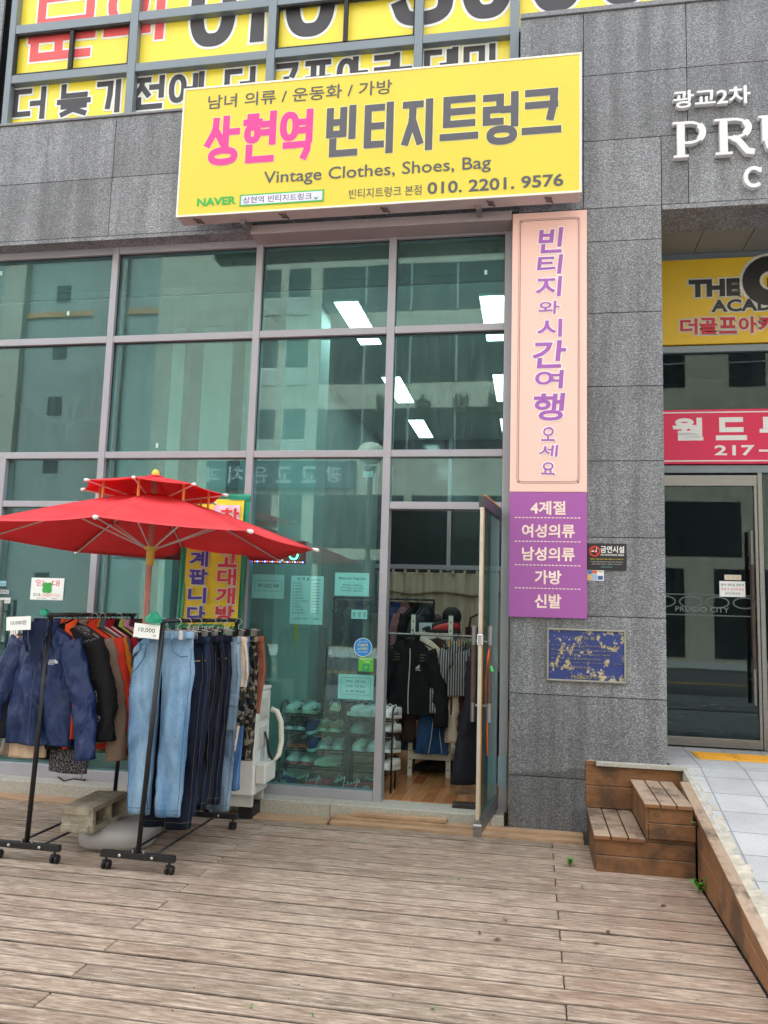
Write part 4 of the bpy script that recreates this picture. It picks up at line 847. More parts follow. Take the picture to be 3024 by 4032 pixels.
q = notice('opening hours notice above the shoes at the bottom of the shop window', (-1.552, -1.258, .886, 1.084))
for i, s_ in enumerate(('OPEN  : 오전 11:00', 'CLOSE : 오후 08:20', '휴무 : 둘째, 넷째 일요일')): lettering(q, 'lettering', s_, (-1.485, -1.330, 1.020-i*.040, 1.040-i*.040), NY-.0006, INKB, .015)
m = MB(); m.stroke([(-1.527, .922), (-1.283, .922), (-1.283, 1.058), (-1.527, 1.058)], .002, NY-.0005, True); m.build('border_line', INKB, q)
q = thing('coupon_sticker', 'round bright blue sticker with yellow Korean letters on the shop window', 'sticker', (-1.352, .04, 1.23))
m = MB(); m.lathe((0, 0, 0), [(.0755, 0), (.0755, .0016)], 40); m.v = [(-1.352+x, .0435-z, 1.304+y_) for x, y_, z in m.v]; m.build('disc', M('sticker_white', 'e8f2f6', .4), q)
m = MB(); m.lathe((0, 0, 0), [(.071, 0), (.071, .0006)], 40); m.v = [(-1.352+x, .0415-z, 1.304+y_) for x, y_, z in m.v]; m.build('blue_disc', M('sticker_blue', '1489d6', .4), q)
YI = M('sticker_yellow', 'f1ea7e', .5)
lettering(q, 'lettering', '민생회복', (-1.397, -1.310, 1.310, 1.335), .0405, YI, .025); lettering(q, 'lettering', '소비쿠폰', (-1.397, -1.310, 1.280, 1.305), .0405, YI, .025); lettering(q, 'lettering', '사용 가능 매장', (-1.392, -1.315, 1.260, 1.272), .0405, WHITE, .02); lettering(q, 'lettering', '행복한 우리의 미래를', (-1.388, -1.318, 1.345, 1.356), .0405, WHITE, .01)
q = thing('green_sticker', 'square bright green sticker with Korean letters just below the round blue sticker', 'sticker', (-1.322, .04, 1.11))
MB().box(-1.384, -1.262, .0425, .0440, 1.113, 1.226).build('sheet', M('sticker_green', '58b83c', .4, 0, .12, 9), q); lettering(q, 'lettering', '용인와이페이', (-1.372, -1.272, 1.203, 1.220), .0422, WHITE, .02); lettering(q, 'lettering', '가맹점', (-1.345, -1.298, 1.183, 1.199), .0422, WHITE, .02)
m = MB(); m.stroke([(-1.345, 1.125), (-1.30, 1.125), (-1.30, 1.165), (-1.345, 1.165)], .012, .0421, True); m.build('emblem', M('sticker_teal', '1b8f74', .5), q)
q = notice('tiny white service sticker high on the shop window', (-1.400, -1.318, 2.710, 2.754), name='window_sticker', cat='sticker'); lettering(q, 'lettering', '도시가스 안전관리', (-1.392, -1.326, 2.735, 2.748), NY-.0006, INKB, .01); lettering(q, 'lettering', '010-2218-4829', (-1.392, -1.326, 2.716, 2.730), NY-.0006, INKB, .01)
# the empty unit's papers
q = notice('white to let poster with red letters and a green clover on the left window', (-4.364, -4.046, 1.610, 1.803), y=.040)
lettering(q, 'lettering', '임', (-4.320, -4.245, 1.730, 1.785), .0396, REDI, .012); lettering(q, 'lettering', '대', (-4.165, -4.090, 1.730, 1.785), .0396, REDI, .012)
lettering(q, 'lettering', '010-', (-4.335, -4.258, 1.640, 1.668), .0396, INKB, .01); lettering(q, 'lettering', '34007-714', (-4.250, -4.080, 1.638, 1.664), .0396, M('faded_orange', 'e0805e', .6), .01); lettering(q, 'lettering', '래미안공인          정철민', (-4.30, -4.10, 1.617, 1.629), .0396, INKB)
m = MB()
for a in range(4): m.lathe((-4.205+.028*math.cos(R(45+90*a)), 1.717+.028*math.sin(R(45+90*a)), 0), [(.028, .0003*a), (.028, .0003*a+.0002)], 14)
m.v = [(x, .0392-z, y_) for x, y_, z in m.v]; m.stroke([(-4.205, 1.70), (-4.195, 1.665)], .008, .0392); m.build('clover', GRNI, q)
q = notice('vertical white pull sticker with black Korean letters on the left door', (-4.530, -4.455, 1.207, 1.395), y=.04, name='pull_sticker', cat='sticker')
for i, c in enumerate('당기시오'): lettering(q, 'lettering', c, (-4.508, -4.476, 1.352-i*.036, 1.384-i*.036), .0396, INKB, .01)
lettering(q, 'lettering', 'PULL', (-4.520, -4.465, 1.222, 1.236), .0396, INKB)
for lb, a, b, c, e, s_, cc in (('light blue card sticker at the left edge, uppermost of three', -4.70, -4.61, 1.722, 1.768, 'hi', '9fd0e0'), ('grey phone sticker at the left edge, between two cards', -4.69, -4.575, 1.652, 1.690, '010-2279-4625', 'b9bfc4'), ('white card sticker at the left edge, lowest of three', -4.69, -4.553, 1.570, 1.620, '도시가스', 'e2e4e4')):
    q = notice(lb, (a, b, c, e), M('card_'+cc, cc, .6), 'card_sticker', 'sticker', .04); lettering(q, 'lettering', s_, (a+.012, b-.012, c+.012, c+.028), .0396, INKB, .01)
# handle of the left shop door
q = MB()
for x in (-4.63, -4.575): q.tube([(x, -.045, 1.12), (x, -.045, 1.60)], .017, 12)
for z in (1.22, 1.50): q.tube([(-4.63, -.045, z), (-4.63, .045, z)], .010, 8)
q.tube([(-4.63, -.045, 1.40), (-4.56, -.045, 1.40)], .012, 8); q.build('door_handle', STEEL, B)
# little scraps of tape left on the glass
for n, (c, x, y_) in enumerate(((z3, 440, 547), (z3, 1013, 1400), (z3, 8, 288), (z4, 1452, 335))):
    p_ = at(c(x, y_), .042); t = tag(MB().box(p_.x-.012, p_.x+.012, .0415, .043, p_.z-.02, p_.z+.02).build('tape_scrap', M('pale_tape', 'b9e2d8', .6)), ['small pale tape scrap in the middle of the uppermost left pane', 'small pale tape scrap low in the pane above the parasol', 'small pale tape scrap at the left edge of the photo', 'small pale tape scrap on the upper right pane beside the pillar'][n], 'tape')
# banner hanging on the mullion behind the parasol
H = thing('vertical_banner', 'yellow vertical banner with red and purple Korean letters edged in green tape behind the parasol', 'banner', (-2.6, -.03, 1.3))
def bwav(mb_, x0t, x1t, x0b, x1b, zt_, zb2, y, mi=0, n=14):
    vs = []
    for i in range(n+1):
        t = i/n; z = zt_+(zb2-zt_)*t
        for j in range(7):
            u = j/6; x = (x0t+(x0b-x0t)*t)*(1-u)+(x1t+(x1b-x1t)*t)*u
            vs.append((x, y+.006*math.sin(t*11+u*2)+.004*math.sin(u*9+t*3), z))
    k = len(vs); vs += [(x, yy+.002, z) for x, yy, z in vs]
    fs = [(i*7+j, (i+1)*7+j, (i+1)*7+j+1, i*7+j+1) for i in range(n) for j in range(6)]
    mb_.add(vs, fs+[tuple(q+k for q in reversed(f)) for f in fs], mi)
m = MB(); bwav(m, -2.885, -2.40, -2.895, -2.40, 2.50, 1.33, -.035); m.build('cloth', M('banner_cloth_yellow', 'f1dc3a', .6, 0, .05, 4), H, smooth=True)
GT = M('green_tape', '0f8f6e', .45, 0, .12, 10)
m = MB(); bwav(m, -2.935, -2.88, -2.95, -2.89, 2.52, 1.33, -.03); bwav(m, -2.405, -2.345, -2.41, -2.365, 2.53, 1.33, -.028); bwav(m, -2.88, -2.35, -2.88, -2.35, 2.545, 2.495, -.03, n=3); m.build('tape_edge', GT, H, smooth=True)
PKP = M('banner_pink_patch', 'efc0d8', .6)
m = MB(); bwav(m, -2.66, -2.43, -2.70, -2.43, 2.45, 2.26, -.043, n=4); m.build('pink_patch', PKP, H)
BB = M('banner_blue_ink', '4a3fae', .5); BR = M('banner_red_ink', 'd83a44', .5)
rd = [(c, (x0, x0+.165, z, z+.138)) for c, x0, z in (('창', -2.595, 2.285), ('고', -2.595, 1.925), ('대', -2.595, 1.775), ('개', -2.595, 1.620), ('방', -2.595, 1.470))]
bl = [(c, (x0, x0+.160, z, z+.132)) for c, x0, z in (('계', -2.845, 1.925), ('팝', -2.845, 1.775), ('니', -2.845, 1.620), ('다', -2.845, 1.465))]
for its_, mt in ((rd, BR), (bl, BB)):
    o1, o2 = MB(), MB()
    for ch, bx in its_: put_text(o1, ch, bx, -.047, .035, grow=.008); put_text(o2, ch, bx, -.0498, .035)
    o1.build('letter_outline', WHITE, H); o2.build('lettering', mt, H)
m = MB(); bwav(m, -2.91, -2.40, -2.915, -2.40, 1.452, 1.36, -.044, n=3); m.build('green_strip', M('strip_green', '3f9d6b', .6), H); lettering(H, 'lettering', '수입 명품 의류', (-2.84, -2.46, 1.385, 1.435), -.060, WHITE, .02)
# light-chain sign inside the window
E_ = thing('led_sign', 'dark box sign, red from painted reflection, with coloured light dots hanging inside the shop window', 'led sign', (-2.2, .16, 1.95))
MB().box(-2.40, -1.90, .15, .18, 1.975, 2.17).build('panel', M('led_panel', '5c1420', .4), E_, bev=.004)  # panel colour reddened to take in the red reflection on the glass
m = MB(); rr = random.Random(4)
for i in range(22):
    x = -2.385+i*.0222; m.ball((x, .147, 1.99), .0035 if i % 3 else .0065, (i % 3), 6, 4)
for i in range(18): m.ball((-2.0+.035*math.cos(i*.349), .147, 2.05+.035*math.sin(i*.349)), .0065, 3, 6, 4)
for i in range(10): m.ball((-2.14+.03*math.cos(i*.3+3.5), .147, 2.05+.03*math.sin(i*.3+3.5)), .0055, 4, 6, 4)
m.build('light_dot', [m_emit('led_blue', '5560ff', 6), m_emit('led_red', 'ff5533', 3), m_emit('led_red2', 'ff7744', 3), m_emit('led_green', '40ff90', 5), m_emit('led_yellow', 'ffd050', 5)], E_)
# ================================================================ the parasol and its foot
UX, UY = -2.753, -.961
U = thing('parasol', 'big red two tiered parasol with white tipped ribs standing on the wooden deck', 'parasol', (UX, UY, .1))
RED = m_canopy(); POLE = M('pale_wood_pole', 'c9958a', .5, 0, .08, 5); BRASS = M('yellow_plastic', 'd8c24a', .5); ORNG = M('orange_plastic', 'd88a4a', .5)
PH = -1.38
def cano(r0, z0, r1, z1, sag, n=10, tilt=.048):
    vs, fs = [], []
    for k in range(8):
        for i in range(n+1):
            for j in range(9):
                u, v = i/n, j/8; a = PH+(k+v)*math.pi/4; e0 = Vector((math.cos(PH+k*math.pi/4), math.sin(PH+k*math.pi/4))); e1 = Vector((math.cos(PH+(k+1)*math.pi/4), math.sin(PH+(k+1)*math.pi/4)))
                d_ = e0.lerp(e1, v)*(1-.035*math.sin(math.pi*v)*u); r = r0+(r1-r0)*u; b = 4*v*(1-v)
                z = z0+(z1-z0)*(u**1.12)-sag*b*math.sin(math.pi*min(1, u*.9))
                vs.append((UX+d_.x*r, UY+d_.y*r, z-tilt*d_.y*r)); 
        o = k*(n+1)*9
        for i in range(n):
            for j in range(8): a = o+i*9+j; fs.append((a, a+9, a+10, a+1))
    return vs, fs
def canopy(nm, *a):
    vs, fs = cano(*a); m = MB(); m.add(vs, fs); o = m.build(nm, RED, U, smooth=True)
    s_ = o.modifiers.new('thick', 'SOLIDIFY'); s_.thickness = .0016; return o
canopy('canopy', .16, 2.385, 1.2, 2.047, .026); canopy('top_canopy', .03, 2.535, .52, 2.425, .02)
m = MB(); m.lathe((UX, UY, 2.53), [(.045, 0), (.062, .008), (.05, .016)], 8); m.build('cap', RED, U)
m = MB(); m.lathe((UX, UY, 2.535), [(.02, 0), (.03, .015), (.027, .04), (.014, .055), (.004, .058)], 16); m.build('finial', BRASS, U, smooth=True)
m = MB(); m.tube([(UX-.015, UY, .10), (UX, UY, 2.53)], .0215, 16); m.build('pole', POLE, U, smooth=True)
RZ = 2.005
m = MB(); m.lathe((UX, UY, RZ-.12), [(.028, 0), (.03, .02), (.03, .10), (.05, .115), (.052, .135), (.03, .14)], 16); m.build('runner', M('yellow_runner', 'd2b24c', .5), U)
m = MB(); m.lathe((UX, UY, 2.33), [(.03, 0), (.055, .01), (.055, .03), (.028, .04)], 16); m.build('hub', BRASS, U)
RIBM = M('white_rib', 'd9d3d0', .45, .2)
for k in range(8):
    a = PH+k*math.pi/4; d_ = Vector((math.cos(a), math.sin(a), 0)); tl_ = lambda r: -.048*d_.y*r
    def pt(r, z): return Vector((UX, UY, z+tl_(r)))+d_*r
    zr_ = lambda r: 2.385+(2.047-2.385)*(((r-.16)/1.04)**1.12)
    m = MB(); m.tube([pt(r, zr_(r)-.010) for r in (.17, .5, .8, 1.0, 1.195)], .006, 6); m.tube([pt(.05, 2.345), pt(.17, zr_(.17)-.010)], .006, 6)
    rb = m.build('rib', RIBM, U)
    MB().tube([pt(.045, RZ+.005), pt(.60, zr_(.60)-.014)], .006, 6).build('strut', RIBM, rb)
    MB().box(-.012, .012, -.012, .012, -.014, .014).build('joint', M('red_joint', 'b03038', .5), rb).location = pt(.60, zr_(.60)-.016)-wloc(rb)
    m = MB(); m.tube([pt(.22, zr_(.22)+.0), pt(.50, 2.415)], .005, 6); m.build('top_rib', RIBM, rb)
    m = MB(); m.tube([pt(.40, zr_(.40)), pt(.40, 2.452)], .009, 6); m.box(0, 0, 0, 0, 0, 0) if 0 else None; m.build('spacer', ORNG, rb)
    m = MB(); m.tube([pt(1.18, zr_(1.18)-.006), pt(1.215, zr_(1.2)-.006)], [.011, .015], 8); m.ball(pt(1.218, zr_(1.2)-.006), .015, 0, 8, 6); m.build('tip', WHITE, U, smooth=True)
    m = MB(); m.tube([pt(.50, 2.424), pt(.53, 2.422)], [.008, .013], 8); m.ball(pt(.532, 2.421), .013, 0, 8, 6); m.build('tip', WHITE, U, smooth=True)
# water filled foot
Fb = thing('ballast_stand', 'rounded light grey plastic parasol base on the deck between the two racks', 'parasol base', (UX, UY-.05, 0))
m = MB(); rings = []
for z, s_ in ((.004, .93), (.03, .985), (.06, 1), (.10, .985), (.135, .90), (.155, .78), (.162, .60), (.150, .34), (.152, .18)):
    ring = []
    for i in range(40):
        a = 2*math.pi*i/40; c, q = math.cos(a), math.sin(a); x = .255*math.copysign(abs(c)**.62, c)*s_; y = .335*math.copysign(abs(q)**.62, q)*s_
        ring.append((UX-.01+x*.96-y*.27, UY-.14+x*.27+y*.96, z))
    rings.append(ring)
m.loft(rings); m.build('body', M('grey_base_plastic', 'a8a5a5', .42, 0, .06, 3), Fb, smooth=True)
m = MB(); m.lathe((UX-.012, UY-.08, .14), [(.06, 0), (.055, .03), (.036, .045), (.034, .12), (.026, .122)], 20); m.build('socket', M('grey_base_plastic', 'a8a5a5', .42, 0, .06, 3), Fb, smooth=True)
# cinder block
Cb = thing('cinder_block', 'weathered concrete cinder block with two square holes lying on the parasol base', 'cinder block', (-2.85, -1.32, .228), None, R(4)); Cb.rotation_euler = (R(3), R(-2), R(-4))
CB = M('weathered_concrete', '99907f', .95, 0, .32, 14, bump=.9, bscale=60)
m = MB(); hx, hy, hz_ = .115, .20, .08
w_ = .034; m.box(-hx, hx, -hy, hy, -hz_, -hz_+w_); m.box(-hx, hx, -hy, hy, hz_-w_, hz_)
for a, b in ((-hy, -hy+w_), (-w_/2, w_/2), (hy-w_, hy)): m.box(-hx, hx, a, b, -hz_+w_, hz_-w_)
m.box(-hx, -hx+.03, -hy+w_+.001, -w_/2-.001, -hz_+w_+.001, hz_-w_-.001); m.box(-hx, -hx+.03, w_/2+.001, hy-w_-.001, -hz_+w_+.001, hz_-w_-.001)
m.box(-hx+.01, hx-.02, -hy-.008, -hy+.001, hz_-.05, hz_); m.box(-hx, hx-.03, -hy-.010, -hy+.001, -hz_, -hz_+.05)
m.build('block', CB, Cb, local=True, bev=.006)

# ================================================================ clothes racks
def rack(x0, x1, yf, yb, zt, label, lean_f, lean_b):
    xm = (x0+x1)/2; t = thing('clothes_rack', label, 'clothes rack', (xm, (yf+yb)/2, 0), 'black garment racks on the deck')
    for y in (yf, yb):
        MB().box(x0, x1, y-.017, y+.017, .075, .113).build('foot_bar', BLACK, t, bev=.003)
        MB().tube([(xm, y, .113), (xm+(lean_f if y == yf else lean_b), y, zt)], .0155, 14).build('post', BLACK, t, smooth=True)
        m = MB()
        for x in (xm-.11, xm+.10): m.lathe((0, 0, 0), [(.009, 0), (.009, .006), (.005, .008)], 10); n_ = 30; m.v[-n_:] = [(x+a, y-.017-c, .094+b) for a, b, c in m.v[-n_:]]
        for x in (xm-.035, xm+.035): m.tube([(x, y, .112), (x, y, .128)], .005, 8)
        m.build('bolt', M('zinc', 'c9c9c6', .35, .8), t)
        for x in (x0+.035, x1-.035):
            m = MB(); m.tube([(x, y, .075), (x, y, .052)], .008, 8); m.box(x-.012, x+.012, y-.02, y+.016, .040, .055)
            for s_ in (-1, 1): m.tube([(x+s_*.008, y+.006, .0285), (x+s_*.024, y+.006, .0285)], .027, 16)
            m.build('caster', BLKP, t, bev=.002)
    for x in (xm-.085, xm+.085): MB().tube([(x, yf, .094), (x, yb, .094)], .008, 10).build('floor_rod', BLACK, t, smooth=True)
    MB().tube([(xm+lean_f, yf-.035, zt), (xm+lean_b, yb+.03, zt)], .0135, 14).build('rail', BLACK, t, smooth=True)
    return t
R1 = rack(-3.31, -2.85, -1.715, -.64, 1.515, 'black rolling rack hung with jackets and shirts left of the parasol pole', .045, .05)
R2 = rack(-2.57, -2.09, -1.725, -.675, 1.502, 'black rolling rack hung with jeans and trousers right of the parasol pole', .07, .165)
for (x, y, s_, lb) in ((-3.20, -1.80, '10,000원', 'handwritten 10,000 price card at the end of the jacket rack'), (-2.345, -1.775, '10,000', 'handwritten 10,000 price card at the end of the jeans rack')):
    zq = 1.475 if x < -3 else 1.455; t = thing('price_tag', lb, 'price tag', (x, y, zq-.06)); t.rotation_euler = (0, R(-4 if x < -3 else 4), 0)
    MB().box(-.085, .085, 0, .0012, 0, .085).build('card', PAPER, t, local=True); put_text(MB(), s_, (-.055, .055, .032, .062), -.0006, .004).build('lettering', INKB, t, local=True)
    if x > -3: put_text(MB(), '원', (.045, .065, .012, .026), -.0006).build('lettering', INKB, t, local=True)
for (x, y, z, lb) in ((-3.06, -1.75, 1.535, 'small crumple of green tape on the end of the jacket rail'), (-2.30, -1.775, 1.525, 'large crumple of green tape on the end of the jeans rail')):
    k = .6 if x < -3 else 1.0; m = MB(); rr = random.Random(int(z*1000))
    m.loft([[(x+.055*k*s_*math.cos(a*math.pi/5)*rr.uniform(.8, 1.2), y+.03*math.sin(a*math.pi/5), z+dz*k) for a in range(10)] for dz, s_ in ((-.035, .9), (-.01, 1.0), (.015, .6), (.03, .2))]); tag(m.build('tape_wad', GT, smooth=False), lb, 'tape')

# ---------------------------------------------------------------- garments (built round their own hanger point, then hung)
HANG = M('black_hanger', '121214', .4)
def hanger(x, y, zr_, label, white=False, rz=0, w_=.2, drop=.10):
    t = thing('clothes_hanger', label, 'hanger', (x, y, zr_), None, rz); m = MB()
    m.tube([(.0, 0, -.055)]+[(.024*math.cos(R(a)), 0, -.010+.026*math.sin(R(a))) for a in (-90, -40, 10, 60, 110, 160, 190)], .0035 if not white else .0022, 6)
    m.tube([(-w_, 0, -drop-.045), (-w_*.5, 0, -drop+.01), (0, 0, -.055), (w_*.5, 0, -drop+.01), (w_, 0, -drop-.045)], [.004, .008, .009, .008, .004], 8)
    m.build('hook', M('white_wire', 'd0d0ce', .4) if white else HANG, t, local=True, smooth=True); return t
def ridge(v): return 1-2.4*abs(noise.noise(v))
def fold(x, z, seed, amp, f=1.0):
    wx = x+.04*noise.noise(Vector((x*5, z*4, seed))); 
    return amp*(.9*ridge(Vector((wx*5.5*f+seed*3.1+z*.8, z*1.5*f, seed)))-.4+.45*ridge(Vector((wx*12*f-z*3, z*5*f+seed, seed*2.3)))+.25*noise.noise(Vector((x*26, z*13, seed))))
def sleeve(mb, s_, sh, el, wr, r0, r1, seed, mi=0):
    pts, rs = [], []
    for i in range(27):
        t = i/26; a = Vector(sh).lerp(Vector(el), min(1, t*2)) if t < .5 else Vector(el).lerp(Vector(wr), t*2-1)
        pts.append(a); rs.append(r0+(r1-r0)*t)
    for _ in range(7): pts = [pts[0]]+[(pts[i-1]+pts[i]*2+pts[i+1])/4 for i in range(1, 26)]+[pts[-1]]
    rings = []
    for i, c in enumerate(pts):
        d_ = (pts[min(i+1, 26)]-pts[max(i-1, 0)]).normalized(); ax = Vector((d_.z, 0, -d_.x)).normalized() if abs(d_.y) < .99 else Vector((1, 0, 0)); ay = Vector((0, 1, 0)); ring = []
        for j in range(24):
            a = 2*math.pi*j/24; k = .95+.22*ridge(Vector((math.cos(a)*.9+seed, math.sin(a)*.9, i*.17)))+.14*ridge(Vector((math.cos(a)*1.8+i*.18, math.sin(a)*1.4, i*.5+seed*5)))
            ring.append(c+(ax*math.cos(a)*rs[i]+ay*math.sin(a)*rs[i]*.72)*k)
        rings.append(ring)
    mb.loft(rings, mi)
def torso(mb, prof, seed, amp=.02, n=64, hem=.012, m2=40, neck=True, mi=0):
    """prof: rows of (z, half width, half depth, y offset)"""
    rings = []
    for i in range(m2+1):
        t = i/m2*(len(prof)-1); k = min(int(t), len(prof)-2); u = t-k; u = u*u*(3-2*u) if k > 1 else u
        z, hw, hd, yo = [prof[k][q]+(prof[k+1][q]-prof[k][q])*u for q in range(4)]; ring = []
        fr = min(1, max(0, (prof[0][0]-z)/.25))
        for j in range(n):
            a = 2*math.pi*j/n; c, s_ = math.cos(a), math.sin(a)
            x = hw*math.copysign(abs(c)**.8, c); y = hd*math.copysign(abs(s_)**.7, s_)
            y += fold(x, z, seed+(5 if s_ > 0 else 0), amp)*fr*abs(s_)**.5
            ring.append((x*(1+.02*fr*noise.noise(Vector((z*6, seed, 0)))), yo+y, z+(hem*noise.noise(Vector((x*5, seed, 3))) if i == m2 else 0)))
        rings.append(ring)
    mb.loft(rings, mi)
def jacket(label, x, y, zr_, mat, w_=.25, L=.66, sl=.60, flare=.10, seed=1, dep=.055, rz=0, cat='jacket', collar=True, sleeve_mat=None, zip_=None, short=False, name='hanging_jacket', grp=None, amp=.024, trim=None, colr=None):
    t = thing(name, label, cat, (x, y, zr_-.055), grp, rz); m = MB()
    torso(m, [(-.010, .058, .042, .005), (-.035, .10, .045, 0), (-.085, w_*.80, .05, 0), (-.15, w_*.97, dep, 0), (-.24, w_*.985, dep*1.1, 0), (-.36, w_*.97, dep*1.15, 0), (-L*.75, w_*1.03, dep*1.1, 0), (-L, w_*1.06, dep*1.0, 0)], seed, amp)
    m.build('body', mat, t, smooth=True, local=True)
    for s_ in (-1, 1):
        m = MB(); k = .5 if short else 1
        sleeve(m, s_, (s_*(w_-.05), 0, -.115), (s_*(w_+.065+flare*.3), -.012, -.135-sl*.5*k), (s_*(w_+.055+flare), -.01-.02*k, -.135-sl*k),   .078, .056 if not short else .085, seed+s_*3)
        m.build('sleeve', sleeve_mat or mat, t, smooth=True, local=True)
    if collar:
        m = MB(); rings = []
        for z, rx, ry in ((-.05, .085, .062), (-.015, .078, .060), (.02, .086, .066), (.03, .090, .070), (.018, .076, .056), (-.03, .066, .048)):
            rings.append([(rx*math.cos(R(a)), -ry*math.sin(R(a))*1.0, z-.05*max(0, math.sin(R(a)))**3*1.0) for a in range(-248, 69, 12)])
        m.loft(rings, caps=False, closed=False); m.build('collar', colr or mat, t, smooth=True, local=True)
    if zip_:
        m = MB(); m.tube([(.006*math.sin(z*9), -dep*1.18-.014+.010*math.sin(z*5+seed), -z) for z in [.09+i*(L-.10)/16 for i in range(17)]], .0045, 6); m.build('zip', zip_, t, local=True)
    if trim:
        m = MB()
        for s_ in (-1, 1): m.tube([(s_*.06, -.052, -.05), (s_*.12, -.066, -.16), (s_*.15, -.080, -.30), (s_*.15, -.085, -L*.9)], [.02, .03, .03, .025], 8, flat=.4)
        m.build('trim', trim, t, smooth=True, local=True)
    return t
def trousers(label, x, y, zr_, mat, w_=.20, L=1.05, leg=.115, hemw=.105, spread=.0, seed=1, rz=0, drop=.0, cat='jeans', name='hanging_jeans', grp=None, dep=.05, clip=.10, waist=None, pock=True, thread='c9b48a', tilt=0, knee=0):
    t = thing(name, label, cat, (x, y, zr_-clip), grp, rz); t.rotation_euler = (0, tilt, rz); cr = -.27; m = MB(); side = {}
    for s_ in (-1, 1):
        rings = []
        for i in range(31):
            u = i/30; z = -.035-u*(L-.035)
            top = w_*(.5+.06*min(1, u*5)); lw = leg if z < cr else None
            if z > cr: k = (z+.035)/(cr+.035); hw = (w_*.50+(w_*.56-w_*.50)*k); cx = s_*hw*(1.0)
            else: k = (z-cr)/(-L-cr); hw = w_*.56*(1-k)+hemw*k-(.006); cx = s_*(w_*.565*(1-k)+(spread+hemw+.004)*k)+knee*math.sin(k*3.14)
            hd = dep*(1.0 if z < cr else .7+.3*k); ring = []
            for j in range(22):
                a = 2*math.pi*j/22; c, q = math.cos(a), math.sin(a); xx = cx+hw*math.copysign(abs(c)**.75, c)
                yy = hd*math.copysign(abs(q)**.8, q)+fold(xx, z, seed+s_+(3 if q > 0 else 0), .036)*abs(q)**.5
                zz_ = z-drop*max(0, -xx/w_)**1.6*(1-u)+(.006*noise.noise(Vector((xx*20, seed, 1))) if i == 30 else 0)
                ring.append((xx, yy, zz_))
            rings.append(ring)
        m.loft(rings); side[s_] = rings
    m.build('leg_cloth', mat, t, smooth=True, local=True)
    wb = MB(); rings = []
    for z, g in ((-.042, 1.03), (-.038, 1.06), (-.006, 1.05), (0, 1.02), (-.004, .96), (-.036, .95)):
        rings.append([(w_*g*math.copysign(abs(math.cos(2*math.pi*j/40))**.8, math.cos(2*math.pi*j/40)), dep*(.8+.3*g-.2)*math.sin(2*math.pi*j/40)+.008*math.sin(j*.9+seed), z-drop*max(0, -math.cos(2*math.pi*j/40))**1.6) for j in range(40)])
    wb.loft(rings, caps=False); b = wb.build('waistband', waist or mat, t, smooth=True, local=True)
    if pock:
        th = M('stitch_'+thread, thread, .8)
        def fy(px_, pz): return -dep*1.05-.012
        for s_ in (-1, 1):
            m = MB(); pts = [(s_*w_*.98, -.15), (s_*w_*.75, -.155), (s_*w_*.50, -.125), (s_*w_*.42, -.05)]
            m.tube([(a, -dep*(1-.45*(abs(a)/w_)**4)-.014, b_-drop*max(0, -a/w_)**1.6) for a, b_ in pts], .0035, 5); m.build('pocket_seam', th, t, local=True)
        m = MB()
        for s_ in (-1, 1):
            for j in ((20, 13) if s_ > 0 else (13, 20)): m.tube([(r_[j][0], r_[j][1]-.0015, r_[j][2]) for r_ in (side[s_][2:] if j == (20 if s_ > 0 else 13) else side[s_][9:])], .0015, 5)
            r_ = side[s_][29]; m.tube([(p_[0]*1.0, p_[1]-.002 if p_[1] < 0 else p_[1]+.002, p_[2]+.004) for p_ in r_[11:]+r_[:1]], .0017, 5)
        m.build('leg_seam', th if clip == .062 else M('dark_stitch', '4d483f', .8), t, local=True)
        m = MB(); m.tube([(.0, -dep-.020, -.05), (.004, -dep-.024, -.16), (-.006, -dep-.016, -.25)], .0030, 5); m.build('fly_seam', th, t, local=True)
        m = MB(); m.ball((.005, -dep*1.06-.008, -.020), .010, 0, 10, 6, (1, .5, 1)); m.build('button', M('zinc', 'c9c9c6', .35, .8), t, local=True)
        m = MB()
        for px_ in (-.75, -.4, .4, .75): m.box(px_*w_-.006, px_*w_+.006, -dep*1.05*math.sqrt(1-px_*px_*.8)-.010, -dep*.9*math.sqrt(1-px_*px_*.8), -.05-drop*max(0, -px_)**1.6, .004-drop*max(0, -px_)**1.6)
        m.build('belt_loop', mat, t, local=True, bev=.002)
    return t
def clip_hanger(x, y, zr_, label, w_=.16, white=True, drop=.10):
    t = thing('clip_hanger', label, 'hanger', (x, y, zr_)); m = MB()
    m.tube([(.0, 0, -.06)]+[(.022*math.cos(R(a)), 0, -.008+.024*math.sin(R(a))) for a in (-90, -40, 10, 60, 110, 160, 190)], .0022, 6); m.tube([(-w_, 0, -.065), (w_, 0, -.065)], .0026, 6)
    m.build('wire', M('white_wire', 'd0d0ce', .4) if white else HANG, t, local=True)
    for s_ in (-1, 1):
        m = MB(); m.box(s_*w_*.8-.013, s_*w_*.8+.013, -.05, -.042, -drop-.012, -.055); m.box(s_*w_*.8-.013, s_*w_*.8+.013, -.012, -.004, -drop-.012, -.055); m.bar((s_*w_*.8, -.045, -.06), (s_*w_*.8, -.006, -.06), .01, .01); m.build('clip', M('zinc', 'c9c9c6', .35, .8) if white else HANG, t, local=True)
    return t

